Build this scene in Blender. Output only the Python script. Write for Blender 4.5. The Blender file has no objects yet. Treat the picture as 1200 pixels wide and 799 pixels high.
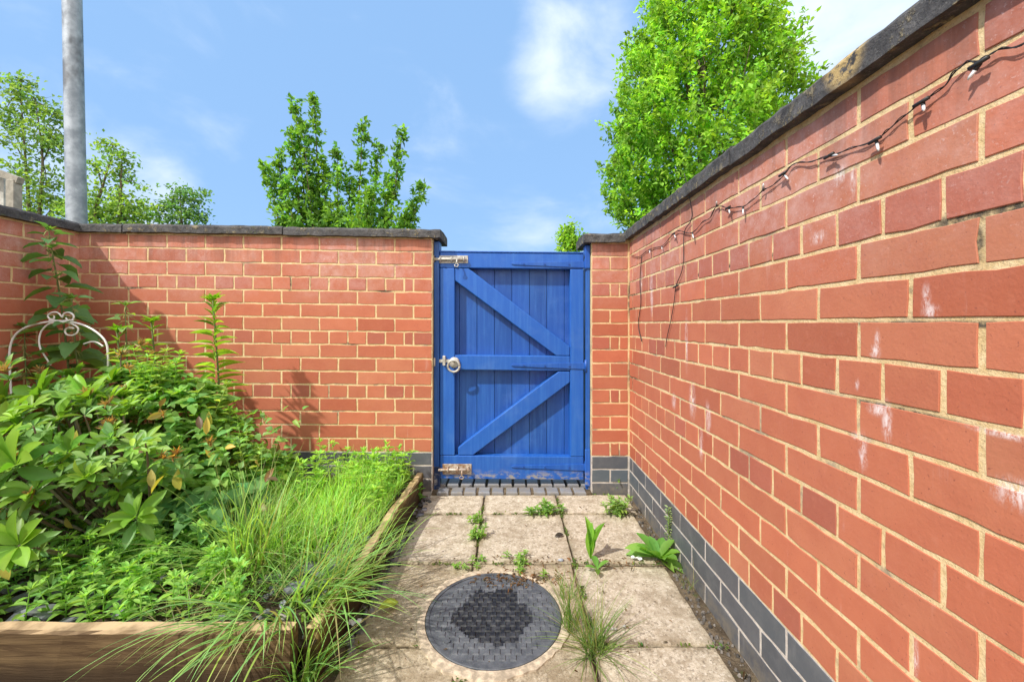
import bpy, bmesh, math, random
import numpy as np
from mathutils import Vector, Matrix
R = math.radians
rnd = random.Random(7)
rng = np.random.default_rng(7)
S = bpy.context.scene
COL = S.collection

# ---------------------------------------------------------------- camera
F, VX, VY, H = 485.0, 596.0, 377.0, 0.966       # focal length and vanishing point measured on the 1200 px photo
cam_d = bpy.data.cameras.new('camera')
cam = bpy.data.objects.new('camera', cam_d); COL.objects.link(cam)
cam_d.sensor_fit = 'HORIZONTAL'; cam_d.sensor_width = 36.0
cam_d.lens = F / 1200 * 36
cam_d.shift_x = (600 - VX) / 1200
cam_d.shift_y = -(399.5 - VY) / 1200
cam_d.clip_start = 0.02; cam_d.clip_end = 2000
cam.location = (0, 0, H); cam.rotation_euler = (R(90), 0, 0)
S.camera = cam

# ---------------------------------------------------------------- light
SUN = Vector((-1.0, -0.80, 1.45)).normalized()
ELEV = math.asin(SUN.z); AZ = math.atan2(SUN.x, SUN.y)
W = bpy.data.worlds.new('World'); S.world = W; W.use_nodes = True
sun_d = bpy.data.lights.new('sun', 'SUN'); sun_d.energy = 3.7; sun_d.angle = R(1.2); sun_d.color = (1.0, 0.95, 0.87)
sun = bpy.data.objects.new('sun', sun_d); COL.objects.link(sun)
sun.rotation_euler = (-SUN).to_track_quat('-Z', 'Y').to_euler(); sun.location = (-6, -5, 9)
S.view_settings.view_transform = 'Standard'; S.view_settings.look = 'None'
S.view_settings.gamma = 1.0; S.view_settings.exposure = 0.50
S.view_settings.use_curve_mapping = False
S.render.engine = 'CYCLES'

def build_world():
    nt = W.node_tree; N = nt.nodes; L = nt.links
    N.clear()
    out = N.new('ShaderNodeOutputWorld'); bg = N.new('ShaderNodeBackground')
    sky = N.new('ShaderNodeTexSky'); sky.sky_type = 'NISHITA'; sky.sun_disc = False
    sky.sun_elevation = ELEV; sky.sun_rotation = AZ
    sky.air_density = 1.0; sky.dust_density = 0.6; sky.ozone_density = 1.6; sky.altitude = 50
    tc = N.new('ShaderNodeTexCoord')
    nrm = N.new('ShaderNodeVectorMath'); nrm.operation = 'NORMALIZE'
    L.new(tc.outputs['Generated'], nrm.inputs[0])
    mp = N.new('ShaderNodeMapping'); mp.inputs['Scale'].default_value = (1, 1, 1.9)
    L.new(nrm.outputs[0], mp.inputs[0])
    nz = N.new('ShaderNodeTexNoise'); nz.inputs['Scale'].default_value = 3.6; nz.inputs['Detail'].default_value = 9
    nz.inputs['Roughness'].default_value = 0.55; nz.inputs['Distortion'].default_value = 0.35
    L.new(mp.outputs[0], nz.inputs['Vector'])
    total = None
    blobs = [(Vector(((x - VX) / F, 1, (VY - y) / F)).normalized(), rad, amp) for (x, y, rad, amp) in [(672, 72, 10, .30), (985, 10, 13, .27), (150, 225, 8, .30), (10, 190, 10, .30), (130, -15, 12, .06), (640, 265, 8, .10), (720, 250, 8, .12)]]
    blobs += [(Vector(d).normalized(), rad, amp) for (d, rad, amp) in [((.2, -1, .55), 62, .75), ((1, -.6, .5), 50, .6), ((.2, -.2, 1), 30, .4)]]     # unseen clouds added behind and above the camera as fill light
    for (d, rad, amp) in blobs:
        dt = N.new('ShaderNodeVectorMath'); dt.operation = 'DOT_PRODUCT'; dt.inputs[1].default_value = d
        L.new(nrm.outputs[0], dt.inputs[0])
        mr = N.new('ShaderNodeMapRange'); mr.interpolation_type = 'SMOOTHSTEP'
        mr.inputs[1].default_value = math.cos(R(rad)); mr.inputs[2].default_value = 1
        mr.inputs[3].default_value = 0; mr.inputs[4].default_value = amp
        L.new(dt.outputs['Value'], mr.inputs[0])
        if total is None: total = mr.outputs[0]
        else:
            a = N.new('ShaderNodeMath'); a.operation = 'MAXIMUM'; L.new(total, a.inputs[0]); L.new(mr.outputs[0], a.inputs[1]); total = a.outputs[0]
    a = N.new('ShaderNodeMath'); a.operation = 'ADD'; L.new(nz.outputs[0], a.inputs[0]); L.new(total, a.inputs[1])
    mr = N.new('ShaderNodeMapRange'); mr.interpolation_type = 'SMOOTHSTEP'
    mr.inputs[1].default_value = 0.54; mr.inputs[2].default_value = 1.12; mr.inputs[3].default_value = 0.0; mr.inputs[4].default_value = 0.95
    L.new(a.outputs[0], mr.inputs[0])
    hs = N.new('ShaderNodeHueSaturation'); hs.inputs['Saturation'].default_value = 1.0; hs.inputs['Value'].default_value = 1.0
    L.new(sky.outputs[0], hs.inputs['Color'])
    even = N.new('ShaderNodeMixRGB'); even.inputs[0].default_value = 0.80      # flat blue mixed in to even out the sky colour
    even.inputs[2].default_value = (2.25, 3.98, 6.7, 1)
    L.new(hs.outputs[0], even.inputs[1])
    mx = N.new('ShaderNodeMixRGB'); mx.inputs[2].default_value = (7.4, 7.9, 8.5, 1)
    L.new(mr.outputs[0], mx.inputs[0]); L.new(even.outputs[0], mx.inputs[1])
    # bright white bank added to the unseen sky behind the camera to raise fill
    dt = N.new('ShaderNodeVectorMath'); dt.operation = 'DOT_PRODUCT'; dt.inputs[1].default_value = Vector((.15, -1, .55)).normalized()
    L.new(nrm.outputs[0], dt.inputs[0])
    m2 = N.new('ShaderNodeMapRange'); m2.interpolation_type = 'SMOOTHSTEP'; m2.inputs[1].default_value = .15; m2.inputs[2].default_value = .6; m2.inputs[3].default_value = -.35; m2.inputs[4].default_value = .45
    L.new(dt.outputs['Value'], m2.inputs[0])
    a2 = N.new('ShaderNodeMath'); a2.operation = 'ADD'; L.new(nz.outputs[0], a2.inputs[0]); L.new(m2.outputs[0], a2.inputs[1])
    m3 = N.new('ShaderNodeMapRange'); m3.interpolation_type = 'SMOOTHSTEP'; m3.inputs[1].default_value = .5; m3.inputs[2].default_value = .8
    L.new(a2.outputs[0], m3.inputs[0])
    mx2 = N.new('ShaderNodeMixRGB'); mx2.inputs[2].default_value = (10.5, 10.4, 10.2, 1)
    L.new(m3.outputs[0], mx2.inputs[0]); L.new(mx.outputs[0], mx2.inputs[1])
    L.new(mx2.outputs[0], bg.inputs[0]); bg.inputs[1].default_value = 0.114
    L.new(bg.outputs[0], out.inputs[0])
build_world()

# ---------------------------------------------------------------- helpers
def P(px, py, Y):                                  # a point at depth Y seen at a photo pixel
    return Vector(((px - VX) * Y / F, Y, H + (VY - py) * Y / F))
def G(px, py, z=0.0):                              # a point at height z seen at a photo pixel
    Y = F * (H - z) / (py - VY)
    return Vector(((px - VX) * Y / F, Y, z))
D0 = F / 208.0                                      # distance to the end wall
XR = 0.683                                         # face of the right-hand wall
def RW(px, py, off=0.008):
    X = XR - off
    Y = F * X / (px - VX)
    return Vector((X, Y, H + (VY - py) * Y / F))

class MB:
    def __init__(s): s.v = []; s.f = []; s.c = []; s.n = 0; s.m = []
    def add(s, verts, faces, col=(1, 1, 1), mi=0):
        o = s.n
        s.v.extend([tuple(p) for p in verts]); s.n += len(verts)
        s.f.extend([tuple(i + o for i in f) for f in faces])
        s.c.extend([tuple(col)] * len(verts)); s.m.extend([mi] * len(faces))
    def addarr(s, V, faces, C):                    # V (N,k,3), faces of the template, C (N,3) or (N,k,3)
        N, k, _ = V.shape
        o = s.n
        s.v.extend(map(tuple, V.reshape(-1, 3).tolist())); s.n += N * k
        base = np.arange(N) * k + o
        for f in faces:
            s.f.extend(map(tuple, (base[:, None] + np.array(f)[None, :]).tolist()))
        s.m.extend([0] * (N * len(faces)))
        if C.ndim == 2: C = np.repeat(C[:, None, :], k, 1)
        s.c.extend(map(tuple, C.reshape(-1, 3).tolist()))
    def box(s, x0, x1, y0, y1, z0, z1, col=(1, 1, 1)):
        s.add([(x0, y0, z0), (x1, y0, z0), (x1, y1, z0), (x0, y1, z0), (x0, y0, z1), (x1, y0, z1), (x1, y1, z1), (x0, y1, z1)],
              [(0, 3, 2, 1), (4, 5, 6, 7), (0, 1, 5, 4), (1, 2, 6, 5), (2, 3, 7, 6), (3, 0, 4, 7)], col)
    def tube(s, pts, rad, sides=8, col=(1, 1, 1), cap=True):
        pts = [Vector(p) for p in pts]; n = len(pts)
        if not hasattr(rad, '__len__'): rad = [rad] * n
        verts = []; ref = None
        for i, p in enumerate(pts):
            t = (pts[min(i + 1, n - 1)] - pts[max(i - 1, 0)])
            if t.length < 1e-9: t = Vector((0, 0, 1))
            t.normalize()
            if ref is None: ref = t.orthogonal()
            a = (ref - t * ref.dot(t))
            if a.length < 1e-6: a = t.orthogonal()
            a.normalize(); ref = a; b = t.cross(a)
            for k in range(sides):
                q = 2 * math.pi * k / sides
                verts.append(p + (a * math.cos(q) + b * math.sin(q)) * rad[i])
        faces = []
        for i in range(n - 1):
            for k in range(sides):
                k2 = (k + 1) % sides
                faces.append((i * sides + k, i * sides + k2, (i + 1) * sides + k2, (i + 1) * sides + k))
        if cap:
            faces.append(tuple(range(sides - 1, -1, -1))); faces.append(tuple((n - 1) * sides + k for k in range(sides)))
        s.add(verts, faces, col)
    def build(s, name, mat, parent=None, smooth=False, bevel=0, seg=2):
        me = bpy.data.meshes.new(name)
        off = parent.matrix_basis.translation if parent is not None and parent.parent is None else Vector((0, 0, 0))
        if parent is not None and parent.parent is not None:
            q = parent; off = Vector((0, 0, 0))
            while q is not None: off += q.location; q = q.parent
        vv = np.array(s.v, dtype=np.float64) - np.array(off)
        me.from_pydata(vv.tolist(), [], s.f)
        at = me.attributes.new('tint', 'FLOAT_COLOR', 'POINT')
        c = np.ones((len(s.v), 4), dtype=np.float32); c[:, :3] = np.array(s.c)
        at.data.foreach_set('color', c.ravel())
        mats = mat if isinstance(mat, (list, tuple)) else [mat]
        for m in mats: me.materials.append(m)
        if len(mats) > 1: me.polygons.foreach_set('material_index', s.m)
        if smooth: me.polygons.foreach_set('use_smooth', [True] * len(me.polygons))
        me.update()
        o = bpy.data.objects.new(name, me); COL.objects.link(o)
        if parent is not None: o.parent = parent
        if bevel:
            b = o.modifiers.new('bevel', 'BEVEL'); b.width = bevel; b.segments = seg; b.limit_method = 'ANGLE'; b.angle_limit = R(35)
        return o

def tag(o, label=None, cat=None, group=None, kind=None):
    if label: o['label'] = label
    if cat: o['category'] = cat
    if group: o['group'] = group
    if kind: o['kind'] = kind
    return o
def thing(name, label, cat, loc=(0, 0, 0), group=None):
    o = bpy.data.objects.new(name, None); COL.objects.link(o); o.location = loc; o.empty_display_size = 0.1
    return tag(o, label, cat, group)

def spline(pts, n=8):                              # Catmull-Rom through the points
    pts = [Vector(p) for p in pts]; out = []
    for i in range(len(pts) - 1):
        p0 = pts[max(i - 1, 0)]; p1 = pts[i]; p2 = pts[i + 1]; p3 = pts[min(i + 2, len(pts) - 1)]
        for k in range(n):
            t = k / n
            out.append(0.5 * ((2 * p1) + (p2 - p0) * t + (2 * p0 - 5 * p1 + 4 * p2 - p3) * t * t + (3 * p1 - p0 - 3 * p2 + p3) * t ** 3))
    out.append(pts[-1]); return out

# ---------------------------------------------------------------- materials
class NT:
    def __init__(s, name):
        s.mat = bpy.data.materials.new(name); s.mat.use_nodes = True
        s.t = s.mat.node_tree; s.t.nodes.clear()
        s.out = s.t.nodes.new('ShaderNodeOutputMaterial'); s.b = s.t.nodes.new('ShaderNodeBsdfPrincipled')
        s.t.links.new(s.b.outputs[0], s.out.inputs[0])
        s.pos = s.n('ShaderNodeNewGeometry').outputs['Position']
    def n(s, kind, **kw):
        x = s.t.nodes.new(kind)
        for k, v in kw.items(): setattr(x, k, v)
        return x
    def l(s, a, b):
        if hasattr(a, 'is_linked') or hasattr(a, 'links'): s.t.links.new(a, b)
        else:
            try: b.default_value = a
            except Exception: b.default_value = (*a, 1)
    def map(s, scale=(1, 1, 1), loc=(0, 0, 0), vec=None, rot=(0, 0, 0)):
        m = s.n('ShaderNodeMapping'); m.inputs['Scale'].default_value = scale; m.inputs['Location'].default_value = loc; m.inputs['Rotation'].default_value = rot
        s.l(vec if vec is not None else s.pos, m.inputs[0]); return m.outputs[0]
    def noise(s, scale, detail=4, rough=0.5, vec=None, dist=0):
        x = s.n('ShaderNodeTexNoise'); x.inputs['Scale'].default_value = scale; x.inputs['Detail'].default_value = detail
        x.inputs['Roughness'].default_value = rough; x.inputs['Distortion'].default_value = dist
        s.l(vec if vec is not None else s.pos, x.inputs['Vector']); return x.outputs[0]
    def voro(s, scale, vec=None, feat='F1', out='Distance', rand=1):
        x = s.n('ShaderNodeTexVoronoi', feature=feat); x.inputs['Scale'].default_value = scale; x.inputs['Randomness'].default_value = rand
        s.l(vec if vec is not None else s.pos, x.inputs['Vector']); return x.outputs[out]
    def ramp(s, v, a, b, lo=0.0, hi=1.0):
        x = s.n('ShaderNodeMapRange', interpolation_type='SMOOTHSTEP')
        s.l(v, x.inputs[0]); x.inputs[1].default_value = a; x.inputs[2].default_value = b; x.inputs[3].default_value = lo; x.inputs[4].default_value = hi
        return x.outputs[0]
    def math(s, op, a, b=0.0, c=None):
        x = s.n('ShaderNodeMath', operation=op); s.l(a, x.inputs[0]); s.l(b, x.inputs[1])
        if c is not None: s.l(c, x.inputs[2])
        return x.outputs[0]
    def mix(s, f, a, b, blend='MIX'):
        x = s.n('ShaderNodeMixRGB', blend_type=blend); s.l(f, x.inputs[0]); s.l(a, x.inputs[1]); s.l(b, x.inputs[2]); return x.outputs[0]
    def tint(s):
        x = s.n('ShaderNodeAttribute'); x.attribute_name = 'tint'; return x.outputs['Color']
    def sep(s):
        x = s.n('ShaderNodeSeparateXYZ'); s.l(s.pos, x.inputs[0]); return x.outputs
    def bump(s, h, strength=0.3, dist=0.01, prev=None):
        x = s.n('ShaderNodeBump'); x.inputs['Strength'].default_value = strength; x.inputs['Distance'].default_value = dist
        s.l(h, x.inputs['Height'])
        if prev is not None: s.l(prev, x.inputs['Normal'])
        return x.outputs[0]
    def done(s, col, rough=0.8, normal=None, metal=0.0, spec=0.4):
        s.l(col, s.b.inputs['Base Color']); s.l(rough, s.b.inputs['Roughness']); s.l(metal, s.b.inputs['Metallic'])
        s.b.inputs['Specular IOR Level'].default_value = spec
        if normal is not None: s.l(normal, s.b.inputs['Normal'])
        return s.mat

def lime(m):
    # white lime and paint marks that run over bricks and joints of the right-hand wall
    tot = None
    sp = [(1087, 352, .007, .026), (1092, 365, .014, .012), (1029, 400, .006, .020), (1026, 412, .012, .012), (960, 278, .022, .014), (1005, 450, .005, .012), (1030, 480, .022, .012), (1040, 495, .010, .035), (1012, 530, .010, .035), (1008, 512, .02, .008),
          (805, 400, .012, .10), (812, 470, .025, .06), (764, 345, .018, .10), (752, 330, .012, .06), (830, 490, .02, .05), (822, 520, .015, .05), (1180, 510, .045, .005), (985, 205, .022, .016), (1000, 212, .006, .03), (1073, 770, .006, .03), (790, 470, .02, .03), (1195, 580, .03, .02)]
    for (px, py, ry, rz) in sp:
        q = RW(px, py, 0)
        d = m.n('ShaderNodeVectorMath', operation='SUBTRACT'); m.l(m.pos, d.inputs[0]); d.inputs[1].default_value = q
        w = m.n('ShaderNodeVectorMath', operation='MULTIPLY'); m.l(d.outputs[0], w.inputs[0]); w.inputs[1].default_value = (8, 1 / ry, 1 / rz)
        le = m.n('ShaderNodeVectorMath', operation='LENGTH'); m.l(w.outputs[0], le.inputs[0])
        v = m.ramp(le.outputs['Value'], 0.0, 1.5, 1, 0)
        tot = v if tot is None else m.math('MAXIMUM', tot, v)
    fine = m.ramp(m.noise(95, 6, 0.85, m.map((1, 1, .35)), 0.4), 0.40, 0.62)
    return m.math('MULTIPLY', m.math('MULTIPLY', tot, fine), 0.85)
def m_brick():
    m = NT('red_brick')
    base = m.mix(1.0, m.tint(), (0.465, 0.150, 0.080), 'MULTIPLY')
    base = m.mix(m.ramp(m.noise(9, 5, 0.6), 0.35, 0.75, 0, 0.35), base, (0.36, 0.085, 0.05))
    base = m.mix(m.ramp(m.noise(60, 4, 0.7), 0.5, 0.8, 0, 0.35), base, (0.53, 0.19, 0.12))
    base = m.mix(m.ramp(m.noise(190, 2, 0.6), 0.66, 0.75, 0, 0.6), base, (0.17, 0.05, 0.04))
    z = m.sep()[2]
    # old lime bloom: speckled, thickest on the upper courses
    zone = m.math('MULTIPLY', m.ramp(z, 0.98, 1.34, 0.06, 1.0), m.ramp(m.noise(2.6, 3, 0.6), 0.34, 0.62, 0.3, 1))
    spk = m.ramp(m.noise(130, 6, 0.8), 0.55, 0.64)
    veil = m.ramp(m.noise(24, 6, 0.7), 0.30, 0.8, 0.1, 0.62)
    bl = m.math('MULTIPLY', zone, m.math('MAXIMUM', veil, m.math('MULTIPLY', spk, 0.95)))
    base = m.mix(bl, base, (0.66, 0.46, 0.43))
    drip = m.math('MULTIPLY', m.ramp(z, 1.18, 1.42), m.ramp(m.noise(1, 5, .7, m.map((13, 13, 1.1), (5, 2, 0))), .44, .66))
    base = m.mix(m.math('MULTIPLY', drip, .45), base, (0.13, 0.075, 0.06))
    # vertical lime runs
    st = m.map((16, 16, 1.3)); runs = m.ramp(m.noise(1.0, 5, 0.72, st), 0.60, 0.78)
    brk = m.ramp(m.noise(7, 4, 0.6), 0.52, 0.72)
    rr = m.math('MULTIPLY', m.math('MULTIPLY', runs, brk), 0.8)
    base = m.mix(rr, base, (0.72, 0.62, 0.60))
    base = m.mix(lime(m), base, (0.82, 0.75, 0.74))
    h = m.math('ADD', m.noise(150, 4, 0.6), m.math('MULTIPLY', m.noise(28, 3, 0.5), 1.2))
    return m.done(base, 0.78, m.bump(h, 0.25, 0.003), spec=0.3)
def m_blue():
    m = NT('blue_engineering_brick')
    base = m.mix(1.0, m.tint(), (0.085, 0.092, 0.108), 'MULTIPLY')
    base = m.mix(m.ramp(m.noise(14, 5, 0.7), 0.4, 0.75, 0, 0.5), base, (0.16, 0.165, 0.175))
    st = m.map((18, 18, 2)); base = m.mix(m.ramp(m.noise(1, 5, .7, st), 0.6, 0.85, 0, 0.55), base, (0.34, 0.35, 0.37))
    z = m.sep()[2]
    dirt = m.math('MULTIPLY', m.ramp(z, 0.0, 0.09, 0.8, 0), m.ramp(m.noise(30, 4, .7), 0.3, 0.7))
    base = m.mix(dirt, base, (0.21, 0.18, 0.14))
    return m.done(base, 0.5, m.bump(m.noise(80, 4, 0.6), 0.25, 0.003), spec=0.45)
def m_mortar(name, c1, c2, dark, spots=False):
    m = NT(name)
    base = m.mix(m.ramp(m.noise(40, 5, 0.7), 0.3, 0.7), c1, c2)
    base = m.mix(m.ramp(m.noise(260, 3, 0.7), 0.54, 0.72, 0, 0.6), base, (0.25, 0.18, 0.10))
    base = m.mix(m.ramp(m.noise(5.5, 5, 0.7), 0.54, 0.68, 0, 0.85), base, dark)
    if spots:
        tot = None
        fw = [(P(338, 332, D0 - .03), .012, .05), (P(363, 332, D0 - .03), .006, .04), (P(155, 338, D0 - .05), .06, .014), (P(410, 403, D0 - .02), .05, .01), (P(450, 341, D0 - .02), .05, .008)]
        rw = [(RW(1128, 256, 0), .05, .012), (RW(1143, 285, 0), .012, .035), (RW(1190, 240, 0), .03, .02), (RW(1010, 345, 0), .12, .008), (RW(910, 298, 0), .05, .007), (RW(850, 313, 0), .06, .007), (RW(1100, 380, 0), .2, .006), (RW(1050, 480, 0), .12, .007), (RW(820, 322, 0), .04, .008), (RW(740, 350, 0), .012, .12), (RW(742, 440, 0), .012, .1)]
        for (q, rh, rz) in fw + rw:
            d = m.n('ShaderNodeVectorMath', operation='SUBTRACT'); m.l(m.pos, d.inputs[0]); d.inputs[1].default_value = q
            w = m.n('ShaderNodeVectorMath', operation='MULTIPLY'); m.l(d.outputs[0], w.inputs[0]); w.inputs[1].default_value = (1 / rh if q.y > 2.2 else 9, 1 / rh if q.y <= 2.2 else 9, 1 / rz)
            le = m.n('ShaderNodeVectorMath', operation='LENGTH'); m.l(w.outputs[0], le.inputs[0])
            v = m.ramp(le.outputs['Value'], 0.4, 1.4, 1, 0)
            tot = v if tot is None else m.math('MAXIMUM', tot, v)
        base = m.mix(m.math('MULTIPLY', tot, m.ramp(m.noise(50, 4, .7), .34, .56, .3, .95)), base, (0.075, 0.065, 0.055))
        base = m.mix(lime(m), base, (0.84, 0.79, 0.78))
    return m.done(base, 0.95, m.bump(m.noise(160, 4, 0.75), 0.55, 0.005), spec=0.15)
def m_coping():
    m = NT('weathered_coping_stone')
    base = m.mix(m.ramp(m.noise(20, 6, 0.7), 0.3, 0.75), (0.045, 0.044, 0.046), (0.125, 0.12, 0.12))
    base = m.mix(m.ramp(m.noise(140, 3, 0.7), 0.55, 0.75, 0, 0.6), base, (0.24, 0.23, 0.22))
    z = m.sep()[2]
    lich = m.math('MULTIPLY', m.ramp(m.noise(30, 6, 0.75), 0.53, 0.62), m.ramp(m.noise(5, 3, .6), 0.40, 0.56))
    base = m.mix(m.math('MULTIPLY', lich, 0.7), base, (0.36, 0.30, 0.18))
    base = m.mix(m.ramp(m.noise(9, 4, .7, m.map((1, 1, 1), (4, 2, 1))), 0.63, 0.72, 0, .7), base, (0.10, 0.12, 0.05))
    q = RW(988, 72, .03); d = m.n('ShaderNodeVectorMath', operation='DISTANCE'); m.l(m.pos, d.inputs[0]); d.inputs[1].default_value = q
    pt = m.math('MULTIPLY', m.ramp(d.outputs['Value'], 0.025, 0.06, 1, 0), m.ramp(m.noise(45, 5, .7), .38, .5))
    base = m.mix(pt, base, (0.50, 0.36, 0.16))
    h = m.math('ADD', m.noise(60, 6, 0.7), m.math('MULTIPLY', lich, 0.6))
    return m.done(base, 0.9, m.bump(h, 0.8, 0.008), spec=0.25)
def m_paving():
    m = NT('concrete_paving')
    t = m.tint()
    base = m.mix(m.ramp(m.noise(26, 6, 0.75), 0.3, 0.72), (0.34, 0.28, 0.20), (0.62, 0.55, 0.44))
    agg = m.voro(150, out='Color')
    g = m.n('ShaderNodeRGBToBW'); m.l(agg, g.inputs[0])
    base = m.mix(m.ramp(g.outputs[0], 0.66, 0.92, 0, 0.5), base, (0.13, 0.105, 0.08))
    base = m.mix(m.ramp(g.outputs[0], 0.3, 0.12, 0, 0.5), base, (0.72, 0.66, 0.56))
    base = m.mix(m.ramp(m.noise(330, 3, .6), 0.57, 0.70, 0, 0.75), base, (0.085, 0.072, 0.058))
    base = m.mix(m.ramp(m.noise(5, 6, 0.7), 0.46, 0.74, 0, 0.8), base, (0.23, 0.175, 0.11))
    base = m.mix(m.ramp(m.noise(34, 4, .7, m.map((1, 1, 1), (7, 3, 0))), 0.70, 0.76, 0, 0.7), base, (0.085, 0.075, 0.05))
    base = m.mix(1.0, t, base, 'MULTIPLY')
    h = m.math('ADD', m.noise(220, 3, .7), m.math('MULTIPLY', m.noise(35, 4, .6), 1.0))
    return m.done(base, 0.92, m.bump(h, 0.55, 0.004), spec=0.2)
def m_ground():
    m = NT('dirt_ground')
    base = m.mix(m.ramp(m.noise(18, 6, 0.7), 0.3, 0.7), (0.075, 0.055, 0.036), (0.19, 0.145, 0.095))
    base = m.mix(m.ramp(m.noise(11, 5, .7), 0.55, 0.68, 0, .8), base, (0.06, 0.085, 0.02))
    base = m.mix(m.ramp(m.voro(120), 0.25, 0.1, 0, 0.5), base, (0.30, 0.26, 0.21))
    x, y, z = m.sep()
    base = m.mix(m.ramp(y, 2.75, 3.4), base, (0.07, 0.11, 0.03))
    return m.done(base, 0.95, m.bump(m.noise(90, 5, .7), 0.9, 0.012), spec=0.15)
def m_soil():
    m = NT('bed_soil')
    base = m.mix(m.ramp(m.noise(30, 6, 0.7), 0.3, 0.7), (0.05, 0.037, 0.025), (0.135, 0.10, 0.068))
    base = m.mix(m.ramp(m.noise(14, 5, .7), 0.52, 0.66, 0, .7), base, (0.05, 0.075, 0.02))
    return m.done(base, 0.97, m.bump(m.noise(80, 6, .75), 1.0, 0.02), spec=0.1)
def m_paint():
    m = NT('blue_gate_paint')
    base = m.mix(1.0, m.tint(), (0.012, 0.095, 0.415), 'MULTIPLY')
    gr = m.map((60, 60, 3))
    base = m.mix(m.ramp(m.noise(1, 5, .65, gr), 0.40, 0.75, 0, .45), base, (0.045, 0.18, 0.54))
    base = m.mix(m.ramp(m.noise(3.3, 5, .7, m.map((1, 1, 1), (3, 1, 5))), 0.5, 0.7, 0, .3), base, (0.09, 0.21, 0.50))
    base = m.mix(m.ramp(m.noise(1, 5, .75, m.map((45, 45, 1.6))), 0.66, 0.76, 0, .55), base, (0.02, 0.04, 0.12))
    base = m.mix(m.ramp(m.noise(5, 5, .7), 0.5, 0.75, 0, 0.35), base, (0.016, 0.075, 0.33))
    base = m.mix(m.ramp(m.noise(95, 4, .8), 0.705, 0.735, 0, .6), base, (0.33, 0.42, 0.60))
    z = m.sep()[2]
    wear = m.math('MULTIPLY', m.ramp(z, 0.13, 0.07, 0, 1), m.ramp(m.noise(22, 5, .7, m.map((1, 1, 2))), 0.46, 0.62))
    base = m.mix(wear, base, (0.27, 0.26, 0.25))
    h = m.math('ADD', m.noise(1, 5, .6, gr), m.math('MULTIPLY', m.noise(120, 2), 0.3))
    return m.done(base, m.ramp(m.noise(9, 4, .6), 0.3, 0.7, 0.34, 0.52), m.bump(h, 0.22, 0.002), spec=0.45)
def m_timber():
    m = NT('weathered_timber')
    x, y, z = m.sep()
    gr = m.map((4, 4, 55)); n1 = m.noise(1, 6, .65, gr, 0.8)
    base = m.mix(m.ramp(n1, 0.3, 0.72), (0.070, 0.042, 0.020), (0.215, 0.148, 0.072))
    base = m.mix(m.ramp(m.noise(3.5, 4, .6, m.map((1, 1, 3))), 0.42, 0.72, 0, .75), base, (0.085, 0.055, 0.028))
    damp = m.ramp(m.math('ADD', z, m.math('MULTIPLY', m.noise(4, 4, .6), .12)), .20, .10, 0, .85)
    base = m.mix(damp, base, (0.035, 0.022, 0.012))
    base = m.mix(1.0, m.tint(), base, 'MULTIPLY')
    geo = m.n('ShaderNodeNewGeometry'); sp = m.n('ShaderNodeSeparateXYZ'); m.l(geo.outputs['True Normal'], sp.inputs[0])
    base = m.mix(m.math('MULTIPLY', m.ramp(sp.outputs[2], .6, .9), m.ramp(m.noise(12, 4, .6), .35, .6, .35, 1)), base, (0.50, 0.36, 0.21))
    base = m.mix(m.ramp(m.noise(9, 5, .7), 0.60, 0.72, 0, .6), base, (0.085, 0.09, 0.03))
    return m.done(base, 0.82, m.bump(n1, 0.55, 0.006), spec=0.25)
def m_metal(name, c1, c2, rough=.45, metal=.8, sc=60):
    m = NT(name)
    n1 = m.noise(sc, 5, .7)
    base = m.mix(m.ramp(n1, .35, .7), c1, c2)
    return m.done(base, m.ramp(n1, .3, .7, rough, rough + .2), m.bump(n1, .2, .002), metal=metal)
def m_pole():
    m = NT('galvanised_pole')
    base = m.mix(m.ramp(m.noise(6, 5, .65), .35, .7), (0.24, 0.27, 0.31), (0.44, 0.48, 0.53))
    base = m.mix(m.ramp(m.noise(1.6, 4, .6, m.map((1.4, 1.4, .9))), .5, .60, 0, .85), base, (0.125, 0.13, 0.145))
    return m.done(base, .55, m.bump(m.noise(50, 4), .15, .004), metal=.25)
def m_leaf(name, rough=.42, trans=.42, spec=.45, veins=True):
    m = NT(name)
    t = m.tint()
    c = m.mix(m.ramp(m.noise(25, 3, .6), .3, .7, 0, .35), t, m.mix(1.0, t, (0.62, 0.72, 0.55), 'MULTIPLY'))
    m.done(c, rough, m.bump(m.noise(140, 2, .5), .12, .002), spec=spec)
    tr = m.n('ShaderNodeBsdfTranslucent'); m.l(m.mix(1.0, c, (1.5, 1.5, .55), 'MULTIPLY'), tr.inputs[0])
    ms = m.n('ShaderNodeMixShader'); ms.inputs[0].default_value = trans
    m.t.links.new(m.b.outputs[0], ms.inputs[1]); m.t.links.new(tr.outputs[0], ms.inputs[2]); m.t.links.new(ms.outputs[0], m.out.inputs[0])
    return m.mat
def m_plain(name, c, rough=.6, spec=.4, var=.25, sc=40):
    m = NT(name)
    d = tuple(x * (1 - var) for x in c)
    n1 = m.noise(sc, 4, .6)
    return m.done(m.mix(1.0, m.tint(), m.mix(m.ramp(n1, .35, .68), d, c), 'MULTIPLY'), rough, m.bump(n1, .25, .003), spec=spec)
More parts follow.
